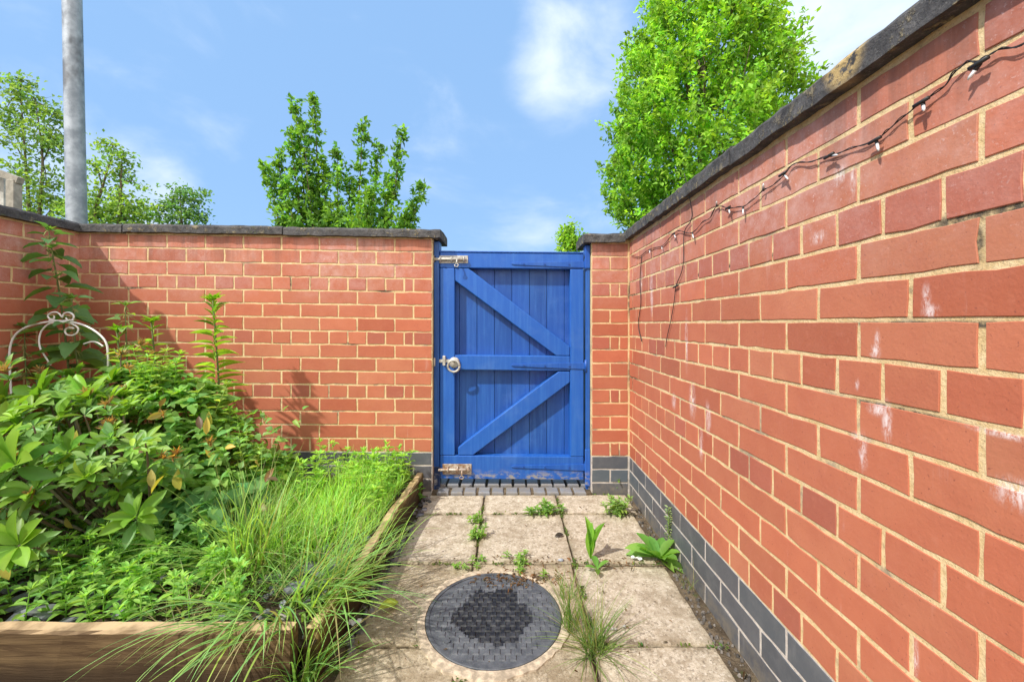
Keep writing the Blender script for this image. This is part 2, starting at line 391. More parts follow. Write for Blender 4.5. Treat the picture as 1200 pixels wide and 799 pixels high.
def m_cover():
    m = NT('manhole_iron')
    x, y, z = m.sep()
    base = m.mix(m.ramp(m.noise(22, 5, .7), .3, .7), (0.060, 0.066, 0.077), (0.125, 0.133, 0.147))
    base = m.mix(m.ramp(m.noise(240, 3, .7), .6, .75, 0, .5), base, (0.30, 0.30, 0.30))
    sn = m.n('ShaderNodeVectorMath', operation='SNAP'); m.l(m.pos, sn.inputs[0]); sn.inputs[1].default_value = (0.0155, 0.0155, 5)
    d = m.n('ShaderNodeVectorMath', operation='SUBTRACT'); m.l(sn.outputs[0], d.inputs[0]); d.inputs[1].default_value = (MHX - .008, MHY - .015, 0)
    sc = m.n('ShaderNodeVectorMath', operation='MULTIPLY'); m.l(d.outputs[0], sc.inputs[0]); sc.inputs[1].default_value = (1, 1, 0)
    le = m.n('ShaderNodeVectorMath', operation='LENGTH'); m.l(sc.outputs[0], le.inputs[0])
    wob = m.math('ADD', le.outputs['Value'], m.math('MULTIPLY', m.math('SUBTRACT', m.noise(11, 2, .5, sn.outputs[0]), .5), .12))
    wet = m.ramp(wob, .128, .134, 1, 0)
    base = m.mix(wet, base, m.mix(m.ramp(m.noise(60, 3), .35, .7), (0.014, 0.015, 0.017), (0.05, 0.052, 0.056)))
    return m.done(base, m.math('SUBTRACT', .62, m.math('MULTIPLY', wet, .17)), m.bump(m.noise(160, 4, .7), .3, .002), metal=.15)

MHX, MHY, MHR = -0.049, 1.362, 0.222
M_BRICK = m_brick(); M_BLUE = m_blue()
M_MORT = m_mortar('lime_mortar', (0.62, 0.45, 0.225), (0.78, 0.61, 0.36), (0.30, 0.245, 0.18), True)
M_MORTG = m_mortar('grey_mortar', (0.48, 0.43, 0.39), (0.62, 0.57, 0.52), (0.24, 0.22, 0.19))
M_COP = m_coping(); M_PAVE = m_paving(); M_GROUND = m_ground(); M_SOIL = m_soil()
M_PAINT = m_paint(); M_TIMBER = m_timber()
M_GALV = m_metal('galvanised_fitting', (0.40, 0.38, 0.34), (0.62, 0.60, 0.55), .5, .45)
M_RUST = m_metal('rusty_fitting', (0.30, 0.17, 0.09), (0.62, 0.58, 0.52), .5, .5, 45)
M_POLE = m_pole(); M_COVER = m_cover()
M_LEAF = m_leaf('glossy_leaf', .46, .36, .38); M_SOFT = m_leaf('soft_leaf', .6, .45, .3); M_GRASS = m_leaf('grass_blade', .45, .48, .4)
M_STEM = m_plain('plant_stem', (1, 1, 1), .7, .3, .3)
M_WHITE = m_plain('white_painted_iron', (0.80, 0.78, 0.75), .45, .45, .12, 60)
M_BARK = m_plain('bark', (0.22, 0.17, 0.12), .9, .2, .5, 30)
M_SLATE = m_plain('slate', (0.22, 0.23, 0.255), .6, .35, .4, 50)
M_CABLE = m_plain('black_cable', (0.03, 0.03, 0.03), .5, .4)
M_BULB = m_plain('clear_bulb', (0.66, 0.66, 0.66), .2, .6, .08)
M_LITTER = m_plain('litter', (1, 1, 1), .7, .3, .15)
M_GREYWOOD = m_plain('grey_wood', (0.40, 0.37, 0.31), .85, .2, .35, 25)
M_RING = m_plain('mortar_ring', (0.60, 0.49, 0.36), .95, .15, .5, 45)

# ---------------------------------------------------------------- setting
def ground():
    mb = MB(); n = 40
    # one sheet, finely divided close to the camera
    xs = sorted(set([-400, -150, -60, -25, -12, -6] + list(np.linspace(-3, 3, 25).round(3)) + [6, 12, 25, 60, 150, 400]))
    ys = sorted(set([-400, -150, -60, -20, -6] + list(np.linspace(-2, 4, 25).round(3)) + [8, 15, 30, 60, 150, 400]))
    for y in ys:
        for x in xs: mb.v.append((x, y, -0.012)); mb.c.append((1, 1, 1))
    mb.n = len(mb.v); w = len(xs)
    for j in range(len(ys) - 1):
        for i in range(w - 1): mb.f.append((j * w + i, j * w + i + 1, (j + 1) * w + i + 1, (j + 1) * w + i)); mb.m.append(0)
    tag(mb.build('ground', M_GROUND), kind='structure')
ground()

D0 = F / 208.0
def path():
    mb = MB()
    ys = [2.315, 2.082, 1.656, 1.233, 0.81, 0.387, -0.04, -0.46, -0.9]
    for j in range(len(ys) - 1):
        y1, y0 = ys[j] - .004, ys[j + 1] + .004
        dr = 0.003 * max(0, j - 1)
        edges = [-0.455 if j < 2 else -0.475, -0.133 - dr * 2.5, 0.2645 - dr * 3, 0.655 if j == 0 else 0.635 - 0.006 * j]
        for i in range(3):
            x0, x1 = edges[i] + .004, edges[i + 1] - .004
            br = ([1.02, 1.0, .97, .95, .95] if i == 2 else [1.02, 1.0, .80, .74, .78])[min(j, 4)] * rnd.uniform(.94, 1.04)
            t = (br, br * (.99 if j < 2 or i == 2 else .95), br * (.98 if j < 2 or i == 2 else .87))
            dz = rnd.uniform(-.002, .002); sk = rnd.uniform(-.002, .002)
            if (j, i) == (2, 2): dz, sk = -.004, -.005
            m = 10; ring = []
            def edge(a, b, k): return [(a[0] + (b[0] - a[0]) * q / k, a[1] + (b[1] - a[1]) * q / k) for q in range(k)]
            ol = edge((x0, y0), (x1, y0), m) + edge((x1, y0), (x1, y1), m) + edge((x1, y1), (x0, y1), m) + edge((x0, y1), (x0, y0), m)
            cx, cy = (x0 + x1) / 2, (y0 + y1) / 2
            inn = []; top = []; mid = []; bot = []
            for (a, b) in ol:
                jx, jy = rnd.gauss(0, .0014), rnd.gauss(0, .0014)
                zt = dz + sk * (b - cy) * 4
                ins = rnd.uniform(.10, .17); inn.append((a + (cx - a) * ins, b + (cy - b) * ins, zt)); top.append((a + jx + (cx - a) * .018, b + jy + (cy - b) * .018, zt)); mid.append((a + jx, b + jy, zt - .005)); bot.append((a, b, -.04))
            k = len(ol)
            fs = [tuple(range(k))] + [(q + w_ * k, q + (w_ + 1) * k, (q + 1) % k + (w_ + 1) * k, (q + 1) % k + w_ * k) for w_ in range(3) for q in range(k)]
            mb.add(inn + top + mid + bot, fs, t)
            for q in range(k, 3 * k):
                e = rnd.uniform(.58, .92); o_ = len(mb.c) - 4 * k + q; mb.c[o_] = (t[0] * e, t[1] * e * .97, t[2] * e * .9)
    tag(mb.build('path', M_PAVE), kind='structure')
path()

# ---------------------------------------------------------------- brick walls
def brick(mb, O, U, Nn, s0, s1, z0, z1, depth, tint, shear):
    """one brick: front outline slightly uneven, chamfered, proud of the mortar"""
    k = max(2, int((s1 - s0) / .035)); ol = []
    for q in range(k): ol.append((s0 + (s1 - s0) * q / k, z0))
    for q in range(2): ol.append((s1, z0 + (z1 - z0) * q / 2))
    for q in range(k): ol.append((s1 + (s0 - s1) * q / k, z1))
    for q in range(2): ol.append((s0, z1 + (z0 - z1) * q / 2))
    p = rnd.uniform(-.0004, .0012); tl = rnd.uniform(-.006, .006); cs, cz = (s0 + s1) / 2, (z0 + z1) / 2
    A = []; B = []; Cc = []
    ch = .0010
    for (s, z) in ol:
        js, jz = rnd.gauss(0, .0009), rnd.gauss(0, .0011)
        s_, z_ = s + js, z + jz
        d = depth + p + tl * (s - cs) * .5
        fs = 1 if s > cs else -1; fz = 1 if z > cz else -1
        es = ch if abs(abs(s - cs) - (s1 - s0) / 2) < 1e-6 else 0; ez = ch if abs(abs(z - cz) - (z1 - z0) / 2) < 1e-6 else 0
        for lst, ss, zz, dd in ((A, s_ - fs * es, z_ - fz * ez, d), (B, s_, z_, d - ch), (Cc, s_, z_, -.02)):
            q = O + U * ss + Nn * dd; lst.append(Vector((q.x, q.y, zz)) + shear(ss))
    n = len(ol)
    faces = [tuple(range(n))] + [(i, i + n, (i + 1) % n + n, (i + 1) % n) for i in range(n)] + [(i + n, i + 2 * n, (i + 1) % n + 2 * n, (i + 1) % n + n) for i in range(n)]
    if U.cross(Vector((0, 0, 1))).dot(Nn) < 0: faces = [f[::-1] for f in faces]
    mb.add(A + B + Cc, faces, tint)

def make_wall(name, label, O, U, Nn, smin, smax, TOP, pitch, joints, shear=lambda s: Vector((0, 0, 0)), thick=.215, coping=None, gap=.0092, back=True):
    O, U, Nn = Vector(O), Vector(U), Vector(Nn)
    mid = O + U * ((smin + smax) / 2)
    root = thing(name, label, 'wall', (mid.x, mid.y, 0), 'brick walls round the yard')
    red, blue = MB(), MB()
    for c in range(1, 20):
        z1 = TOP - pitch * (c - 1) - gap / 2; z0 = z1 - pitch + gap
        for (a, b) in joints(c):
            a, b = max(a, smin) + gap / 2, min(b, smax) - gap / 2
            if b - a < .018: continue
            g = rnd.gauss(1, .06); hue = rnd.gauss(0, .03)
            t = (g * (1 + hue * .3), g * (1 - hue), g * (1 - hue * 1.2))
            if c % 4 == 0 and rnd.random() < (.45 if c == 4 else .15): t = (g * .84, g * .80, g * .95)
            elif rnd.random() < .04: t = (g * .84, g * .74, g * .72)
            elif rnd.random() < .10: t = (g * 1.04, g * 1.18, g * 1.2)
            brick(red if c < 17 else blue, O, U, Nn, a, b, z0, z1, .0011, t, shear)
    red.build('brickwork', M_BRICK, root); blue.build('plinth', M_BLUE, root)
    zp = TOP - pitch * 16
    for (nm, za, zb, mt) in (('mortar', zp, TOP + .02, M_MORT), ('plinth_mortar', -.06, zp, M_MORTG)):
        mb = MB(); k = max(2, int((smax - smin) / .1)); vs = []
        for i in range(k + 1):
            s = smin + (smax - smin) * i / k
            for (d, z) in ((-.0005, za), (-.0005, zb), (-thick, zb), (-thick, za)):
                q = O + U * s + Nn * d; vs.append(Vector((q.x, q.y, z)) + shear(s))
        fs = []
        for i in range(k):
            for e in range(4): fs.append((i * 4 + e, i * 4 + (e + 1) % 4, i * 4 + 4 + (e + 1) % 4, i * 4 + 4 + e))
        fs += [(0, 1, 2, 3), tuple(k * 4 + e for e in (3, 2, 1, 0))]
        mb.add(vs, fs); mb.build(nm, mt, root)
    if coping:
        zb, zt, over, segs = coping
        for (a, b) in segs:
            mb = MB(); L = b - a; k = max(3, int(L / .03)); vs = []; dz0 = rnd.uniform(-.002, .003)
            for i in range(k + 1):
                s = a + .0035 + (L - .007) * i / k
                prof = [(over, zb), (over, zt - .012), (over - .010, zt), (-thick / 2, zt + .006), (-thick - over + .01, zt), (-thick - over, zt - .012), (-thick - over, zb)]
                for (d, z) in prof:
                    q = O + U * s + Nn * (d + rnd.gauss(0, .0012)); vs.append(Vector((q.x, q.y, z + dz0 + rnd.gauss(0, .0014))) + shear(s))
            n = 7; fs = []
            for i in range(k):
                for e in range(n): fs.append((i * n + e, i * n + (e + 1) % n, (i + 1) * n + (e + 1) % n, (i + 1) * n + e))
            fs += [tuple(range(n)), tuple(k * n + e for e in range(n - 1, -1, -1))]
            mb.add(vs, fs); o = mb.build('coping_stone', M_COP, root)
            bm = bmesh.new(); bm.from_mesh(o.data); bmesh.ops.recalc_face_normals(bm, faces=bm.faces); bm.to_mesh(o.data); bm.free()
    return root

BL = 0.21
def run(first, step, lo, hi):
    s = first - math.ceil((first - lo) / step) * step; out = []
    while s < hi: out.append((s, s + step)); s += step
    return out
# front wall: s runs left from the gate
FX = -0.430
def jf(c):
    if c % 4 == 0: return [(0, BL / 2), (BL / 2, .75 * BL)] + [(.75 * BL + i * BL / 2, .75 * BL + (i + 1) * BL / 2) for i in range(19)]
    if c % 2: return [(i * BL, (i + 1) * BL) for i in range(11)]
    return [(0, BL / 2)] + [(BL / 2 + i * BL, BL / 2 + (i + 1) * BL) for i in range(11)]
make_wall('brick_wall', 'red brick end wall with dark coping left of the blue gate, behind the plants', (FX, D0, 0), (-1, 0, 0), (0, -1, 0), 0, 1.952, 1.432, .075, jf,
          lambda s: Vector((0, -.020 * s, .013 * s)), coping=(1.436, 1.482, .03, [(-.052, .82), (.82, 1.69), (1.69, 1.93)]))
# pier right of the gate
def jp(c):
    if c % 4 == 0: return [(0, .105), (.105, .157), (.157, .208)]
    if c % 2: return [(0, .208)]
    return [(0, .105), (.105, .208)]
make_wall('brick_pier', 'narrow red brick pier between the gate hinges and the long side wall', (.467, D0, 0), (1, 0, 0), (0, -1, 0), 0, .2155, 1.407, .0748, jp,
          coping=(1.408, 1.458, .03, [(-.05, .188)]))
# right wall: s = y
def jr(c):
    lo, hi = -1.2, D0 - .001
    if c % 4 == 0: return run(.7545, BL / 2, lo, hi)
    return run(.807 if c % 2 else .702, BL, lo, hi)
make_wall('brick_wall', 'long red brick side wall on the right with string lights and black plinth', (XR, 0, 0), (0, 1, 0), (-1, 0, 0), -1.2, D0 + .22, 1.414, .0755, jr,
          lambda s: Vector((0, 0, .005 * (D0 - s))), coping=(1.424, 1.478, .03, [(-1.2, -.5), (-.5, .36), (.36, 1.225), (1.225, D0 + .25)]))
XL = -2.378
def jl(c):
    lo, hi = -1.2, 2.298
    if c % 4 == 0: return run(.72, BL / 2, lo, hi)
    return run(.77 if c % 2 else .665, BL, lo, hi)
make_wall('brick_wall', 'shaded red brick side wall at the far left behind the tall nettle', (XL, 0, 0), (0, 1, 0), (1, 0, 0), -1.2, 2.30, 1.452, .075, jl,
          coping=(1.457, 1.506, .03, [(-1.2, -.3), (-.3, .57), (.57, 1.44), (1.44, 2.305)]))

# ---------------------------------------------------------------- threshold and gate
def threshold():
    root = thing('brick_threshold', 'row of dark blue bricks set on edge under the blue gate', 'step', (.02, D0 + .08, 0))
    mb = MB()
    x = -.43
    i = 0
    while x < .46:
        for (y0, y1, z1) in ((D0 - .03, D0 + .045, .018), (D0 + .052, D0 + .26, .030)):
            t = rnd.uniform(2.1, 2.9)
            w = .064; j = rnd.uniform(-.002, .002)
            x0 = x + (0.0 if z1 > .02 else .03) + j
            x1 = min(x0 + w, .462)
            if x1 - x0 > .02:
                c = .004
                mb.add([(x0, y0, -.04), (x1, y0, -.04), (x1, y1, -.04), (x0, y1, -.04), (x0, y0, z1 - c), (x1, y0, z1 - c), (x1, y1, z1 - c), (x0, y1, z1 - c),
                        (x0 + c, y0 + c, z1), (x1 - c, y0 + c, z1), (x1 - c, y1 - c, z1), (x0 + c, y1 - c, z1)],
                       [(0, 1, 5, 4), (1, 2, 6, 5), (2, 3, 7, 6), (3, 0, 4, 7), (4, 5, 9, 8), (5, 6, 10, 9), (6, 7, 11, 10), (7, 4, 8, 11), (8, 9, 10, 11)], (t, t * .98, t * .95))
        x += .077
    mb.build('brick_course', M_BLUE, root)
    mb = MB(); mb.box(-.43, .465, D0 - .025, D0 + .25, -.05, .010); mb.build('mortar_bed', M_GROUND, root)
threshold()

GY = D0 + .045                                       # front face of the gate
def gate():
    root = thing('gate', 'bright blue ledged and braced wooden garden gate, closed', 'gate', (.02, GY + .03, .05))
    def gp(zx, zy, d=0):                              # from pixel of the 2.42x crop of the photo
        px, py = 470 + zx / 2.42, 260 + zy / 2.42
        v = P(px, py, GY); return (v.x, v.z)
    x0, ztop = gp(110, 86); x1, zbot = gp(518, 728)
    sh = .010
    def Z(z, x): return z - sh * (x - x0)
    def plank(name, poly, y0, y1, tint=(1, 1, 1), parent=root, mat=M_PAINT, bev=.0045):
        mb = MB(); n = len(poly)
        vs = [(x, y0, Z(z, x)) for x, z in poly] + [(x, y1, Z(z, x)) for x, z in poly]
        a = sum(poly[i][0] * poly[(i + 1) % n][1] - poly[(i + 1) % n][0] * poly[i][1] for i in range(n))
        fs = [tuple(range(n)), tuple(range(2 * n - 1, n - 1, -1))] + [(i + n, (i + 1) % n + n, (i + 1) % n, i) for i in range(n)]
        if a < 0: fs = [f[::-1] for f in fs]
        mb.add(vs, fs, tint); return mb.build(name, mat, parent, bevel=bev)
    _, zt2 = gp(0, 130); _, zm1 = gp(0, 377); _, zm2 = gp(0, 419); _, zb1 = gp(0, 662)
    xs1, _ = gp(152, 0); xs2, _ = gp(480, 0)
    rect = lambda a, b, c, d: [(a, c), (b, c), (b, d), (a, d)]
    plank('rail', rect(x0, x1, zt2, ztop), GY, GY + .0515, (1.05, 1.05, 1.05))
    plank('rail', rect(xs1 + .001, xs2 - .001, zm2, zm1), GY + .002, GY + .0515, (1.0, 1.02, 1.0))
    plank('rail', rect(x0, x1, zbot, zb1), GY + .001, GY + .0515, (.95, .95, .95))
    plank('stile', rect(x0, xs1, zb1 + .001, zt2 - .001), GY, GY + .0515, (1.08, 1.06, 1.04))
    plank('stile', rect(xs2, x1, zb1 + .001, zt2 - .001), GY, GY + .0515, (1.08, 1.08, 1.06))
    q = lambda *pts: [gp(*p) for p in pts]
    plank('brace', q((153, 131), (192, 131), (479, 350), (479, 376), (440, 376), (153, 166)), GY + .003, GY + .050, (1.04, 1.05, 1.05))
    plank('brace', q((161, 661), (161, 640), (447, 421), (479, 421), (479, 452), (204, 661)), GY + .004, GY + .050, (1.0, 1.02, 1.02))
    # tongued boards at the back, one mesh with V-grooves
    mb = MB(); bw = .1025; x = x0 + .004; k = 0
    while x < x1 - .01:
        xe = min(x + bw, x1 - .004); g = .0016; t = rnd.uniform(.68, .92)
        ya = GY + .052 + rnd.uniform(0, .0015)
        vs = []
        for z in (zbot + .012, ztop - .006):
            for (xx, yy) in ((x + .0006, ya + .004), (x + g, ya), (xe - g, ya), (xe - .0006, ya + .004), (xe - .0008, ya + .02), (x + .0008, ya + .02)):
                vs.append((xx, yy, Z(z, xx)))
        mb.add(vs, [(i, (i + 1) % 6, (i + 1) % 6 + 6, i + 6) for i in range(6)] + [tuple(range(5, -1, -1)), tuple(range(6, 12))], (t, t, t)); x = xe
    mb.box(x0 + .006, x1 - .006, GY + .0732, GY + .076, zbot + .015, ztop - .03, (.5, .5, .5)); mb.build('boards', M_PAINT, root)
    # thin weathered cap strip on the top edge
    plank('cap', rect(x0 - .002, x1, ztop + .0006, ztop + .008), GY - .004, GY + .078, (.75, .8, .9), bev=.002)
    # strap hinges, painted over
    for zc in (117, 404, 691):
        _, z = gp(0, zc); xt, _ = gp(318, 0); xe, _ = gp(516, 0)
        o = plank('hinge', [(xt, z - .006), (xe, z - .019), (xe + .012, z - .019), (xe + .012, z + .019), (xe, z + .019), (xt, z + .007), (xt - .012, z)], GY - .005, GY + .001, (.8, .85, .92), bev=.0015)
        mb = MB(); xk = xe + .016; mb.tube([(xk, GY - .006, Z(z, xk) - .035), (xk, GY - .006, Z(z, xk) + .035)], .009, 10, (.7, .75, .85)); mb.build('hinge_knuckle', M_PAINT, o, smooth=True)
        for f in (.15, .45, .8):
            mb = MB(); xx = xt + (xe - xt) * f; mb.tube([(xx, GY - .0085, Z(z, xx)), (xx, GY - .004, Z(z, xx))], .0055, 8, (.6, .6, .7)); mb.build('screw_head', M_PAINT, o)
    # galvanised tower bolts
    for (za, zc, mat) in ((95, 107, M_GALV), (118, 700, M_RUST)):
        xb0, z = gp(za, zc); xb1, _ = gp(190 if za == 95 else 200, 0); xp, _ = gp(104, 0)
        mb = MB(); zz = Z(z, xb0)
        ph = .022 if za == 95 else .03
        mb.box(max(xb0, xp), xb1, GY - .004, GY - .0005, zz - ph, zz + ph)
        o = mb.build('bolt', mat, root, bevel=.0015)
        mb = MB(); mb.tube([(xb0 - .022, GY - .014, zz), (xb1 - .008, GY - .014, zz)], .008, 12); mb.build('bolt_bar', mat, o, smooth=True)
        for f in (.12, .45, .82):
            mb = MB(); xx = xb0 + (xb1 - xb0) * f + .012; pts = [(xx, GY - .004, zz - .014)] + [(xx, GY - .004 - .021 * math.sin(a), zz - .014 * math.cos(a)) for a in np.linspace(0.2, math.pi - .2, 7)] + [(xx, GY - .004, zz + .014)]
            mb.tube(pts, .0042, 6); mb.build('staple', mat, o, smooth=True)
        mb = MB(); xx = xb0 + (xb1 - xb0) * .68
        mb.tube([(xx, GY - .016, zz), (xx, GY - .032, zz - .016), (xx, GY - .032, zz - .03)], .004, 8)
        mb.tube([(xx - .012, GY - .033, zz - .034), (xx - .009, GY - .033, zz - .044), (xx + .004, GY - .033, zz - .046), (xx + .011, GY - .033, zz - .036), (xx + .004, GY - .033, zz - .028), (xx - .008, GY - .033, zz - .029)], .003, 6)
        mb.build('bolt_handle', mat, o, smooth=True)
        mb = MB(); xx, _ = gp(94, 0); mb.box(xx - .014, xx + .012, GY - .012, GY - .006, zz - .02, zz + .02); mb.build('keeper', mat, o, bevel=.002)
    # ring latch
    xr, zr = gp(151, 404); zr = Z(zr, xr)
    xl, zl = gp(93, 394); zl = Z(zl, xl)
    mb = MB(); mb.box(xl, xr - .005, GY - .011, GY - .006, zl - .009, zl + .009); o = mb.build('latch', M_GALV, root, bevel=.002)
    mb = MB(); xx, _ = gp(123, 0); mb.box(xx - .008, xx + .008, GY - .020, GY - .0005, zl - .026, zl + .030); mb.build('latch_guide', M_GALV, o, bevel=.003)
    mb = MB(); xx, _ = gp(96, 0); mb.box(xx - .005, xx + .005, GY - .022, GY - .004, zl - .028, zl + .018); mb.build('latch_catch', M_GALV, o, bevel=.002)
    mb = MB()
    vs = []; n = 24
    for (rr, yy) in ((.031, GY - .0005), (.031, GY - .006), (.024, GY - .010), (.010, GY - .012)):
        for i in range(n): a = 2 * math.pi * i / n; vs.append((xr + rr * math.cos(a), yy, zr + .012 + rr * math.sin(a)))
    fs = [(j * n + i, j * n + (i + 1) % n, (j + 1) * n + (i + 1) % n, (j + 1) * n + i) for j in range(3) for i in range(n)] + [tuple(3 * n + i for i in range(n))]
    mb.add(vs, fs); mb.build('rose', M_GALV, o, smooth=True)
    mb = MB(); pts = [(xr + .033 * math.cos(a), GY - .026 - .004 * math.sin(a), zr - .006 + .033 * math.sin(a)) for a in np.linspace(0, 2 * math.pi, 25)]
    mb.tube(pts, .0062, 10); mb.tube([(xr, GY - .008, zr + .022), (xr, GY - .03, zr + .026)], .008, 8); mb.build('ring_handle', M_GALV, o, smooth=True)
gate()
def posts():
    for (xa, xb, zt, lab, t) in ((-.4275, -.4085, 1.425, 'slim dark blue gate post against the left brick wall end', .60), (.4415, .4655, 1.404, 'slim blue gate post between the hinges and the brick pier', .85)):
        root = thing('gate_post', lab, 'post', ((xa + xb) / 2, GY + .04, 0), 'posts either side of the gate')
        ext = .012 if xa < 0 else .006
        mb = MB(); mb.box(xa, xb + (ext if xa < 0 else 0), GY - .012, GY + .07, -.02, zt, (t, t, t)); mb.build('post', M_PAINT, root, bevel=.003)
        if xa < 0:
            mb = MB(); mb.box(xa + .001, xb + .016, GY - .016, GY + .05, .012, .14, (.18, .16, .16)); mb.build('base_wrap', M_PAINT, root, bevel=.004)
        else:
            mb = MB(); mb.box(xa - .006, xb - .001, GY - .020, GY - .013, 1.27, 1.40, (.85, .9, 1)); mb.build('hinge_plate', M_PAINT, root, bevel=.003)
            mb = MB(); mb.box(xa - .006, xb - .001, GY - .021, GY - .013, .03, .24, (.85, .9, 1)); mb.build('hinge_plate', M_PAINT, root, bevel=.003)
posts()

# ---------------------------------------------------------------- manhole
def manhole():
    root = thing('manhole_cover', 'round grey iron manhole cover with square studs and a dark wet patch', 'manhole cover', (MHX, MHY, 0))
    n = 72; vs = []
    prof = [(MHR + .001, -.01), (MHR + .001, .0062), (MHR + .010, .0075)]
    outr = [MHR + .024 + .004 * math.sin(a * 3 + 1) + .003 * math.sin(a * 11) + rnd.gauss(0, .0025) + .008 * max(0, math.sin(a - 2.7)) for a in np.linspace(0, 2 * math.pi, n, endpoint=False)]
    mb = MB()
    rows = []
    for (rr, z) in prof: rows.append([(MHX + rr * math.cos(2 * math.pi * i / n), MHY + rr * math.sin(2 * math.pi * i / n), z + rnd.gauss(0, .0004)) for i in range(n)])
    rows.append([(MHX + outr[i] * math.cos(2 * math.pi * i / n), MHY + outr[i] * math.sin(2 * math.pi * i / n), .0055) for i in range(n)])
    rows.append([(MHX + (outr[i] + .004) * math.cos(2 * math.pi * i / n), MHY + (outr[i] + .004) * math.sin(2 * math.pi * i / n), -.01) for i in range(n)])
    for r in rows: vs += r
    fs = [(j * n + i, (j + 1) * n + i, (j + 1) * n + (i + 1) % n, j * n + (i + 1) % n) for j in range(4) for i in range(n)]
    mb.add(vs, fs); mb.build('mortar_surround', M_RING, root)
    mb = MB(); rows = []
    for (rr, z) in ((MHR - .0015, -.005), (MHR - .0015, .006), (MHR - .004, .0075), (MHR - .012, .0075), (MHR - .0125, .004)):
        rows += [(MHX + rr * math.cos(2 * math.pi * i / n), MHY + rr * math.sin(2 * math.pi * i / n), z) for i in range(n)]
    fs = [(j * n + i, j * n + (i + 1) % n, (j + 1) * n + (i + 1) % n, (j + 1) * n + i) for j in range(4) for i in range(n)]
    mb.add(rows, fs); mb.build('rim', M_COVER, root)
    mb = MB()
    mb.add([(MHX + (MHR - .0124) * math.cos(2 * math.pi * i / n), MHY + (MHR - .0124) * math.sin(2 * math.pi * i / n), .0045) for i in range(n)], [tuple(range(n))])
    p = .0310; s = .0105
    for i in range(-8, 9):
        for j in range(-8, 9):
            # staggered square studs
            x = i * p + (p / 2 if j % 2 else 0); y = j * p * .72
            if math.hypot(x, y) > MHR - .028: continue
            if (i, j) in ((-5, 2), (4, -5)): continue
            x += MHX; y += MHY; h = .0078; c = .0025
            mb.add([(x - s, y - s, .0045), (x + s, y - s, .0045), (x + s, y + s, .0045), (x - s, y + s, .0045), (x - s + c, y - s + c, h), (x + s - c, y - s + c, h), (x + s - c, y + s - c, h), (x - s + c, y + s - c, h)],
                   [(0, 1, 5, 4), (1, 2, 6, 5), (2, 3, 7, 6), (3, 0, 4, 7), (4, 5, 6, 7)])
    mb.build('lid', M_COVER, root)
    for (dx, dy) in ((-.135, -.118), (.155, .108)):
        mb = MB(); mb.tube([(MHX + dx, MHY + dy, .003), (MHX + dx, MHY + dy, .0088)], .009, 12); mb.build('lifting_key_hole', M_COVER, root)
manhole()

# ---------------------------------------------------------------- raised bed
def sleeper(name, label, a, b, w, h, z0, lean=0, wav=.004, tint=(1, 1, 1)):
    a, b = Vector(a), Vector(b); u = (b - a); L = u.length; u.normalize(); n = Vector((-u.y, u.x, 0))
    root = thing(name, label, 'timber', ((a.x + b.x) / 2, (a.y + b.y) / 2, 0), 'timber edging of the raised bed')
    mb = MB(); k = int(L / .03); vs = []
    prof = [(0, z0), (lean * .5, z0 + h * .5), (lean, h - .006), (lean + .006, h), (lean + w - .006, h), (lean + w, h - .006), (w, z0)]
    ph = rnd.uniform(0, 9)
    for i in range(k + 1):
        s = L * i / k
        for (d, z) in prof:
            dd = d + wav * (math.sin(s * 9 + ph) + .6 * math.sin(s * 23 + ph * 2)) * (.5 if z < .05 else 1) + rnd.gauss(0, .0008)
            zz = z + (wav * .9 * (math.sin(s * 7 + ph) + .5 * math.sin(s * 19)) if z > z0 + .05 else 0) + rnd.gauss(0, .0006)
            q = a + u * s + n * dd; vs.append((q.x, q.y, zz))
    m = len(prof); fs = []
    for i in range(k):
        for e in range(m): fs.append((i * m + e, (i + 1) * m + e, (i + 1) * m + (e + 1) % m, i * m + (e + 1) % m))
    fs += [tuple(range(m)), tuple(k * m + e for e in range(m - 1, -1, -1))]
    mb.add(vs, fs, tint); o = mb.build('board', M_TIMBER, root)
    bm = bmesh.new(); bm.from_mesh(o.data); bmesh.ops.recalc_face_normals(bm, faces=bm.faces); bm.to_mesh(o.data); bm.free()
    return root
yf = F * (H - .17) / (740 - VY)
xf = (340 - VX) * yf / F
sleeper('timber_sleeper', 'brown timber sleeper along the front of the raised bed, dark with damp below', (XL + .02, yf, 0), (xf, yf, 0), .042, .17, -.03, 0, .0012, (.95, .92, .9))
sleeper('timber_sleeper', 'mossy warped timber board between the grass and the paving path', (-.522, 1.118, 0), (-.480, D0 - .045, 0), .040, .136, -.03, -.010, .003, (1.15, 1.25, .85))
def soil():
    mb = MB(); nx, ny = 60, 40; X0, X1, Y0, Y1 = XL - .01, -.515, yf + .03, D0 - .005
    for j in range(ny + 1):
        for i in range(nx + 1):
            x = X0 + (X1 - X0) * i / nx; y = Y0 + (Y1 - Y0) * j / ny
            mb.v.append((x, y, .105 + .018 * math.sin(x * 7 + y * 3) * math.sin(y * 9) + rnd.uniform(-.008, .008))); mb.c.append((1, 1, 1))
    mb.n = len(mb.v); w = nx + 1
    for j in range(ny):
        for i in range(nx): mb.f.append((j * w + i, j * w + i + 1, (j + 1) * w + i + 1, (j + 1) * w + i)); mb.m.append(0)
    tag(mb.build('soil', M_SOIL, smooth=True), kind='structure')
soil()

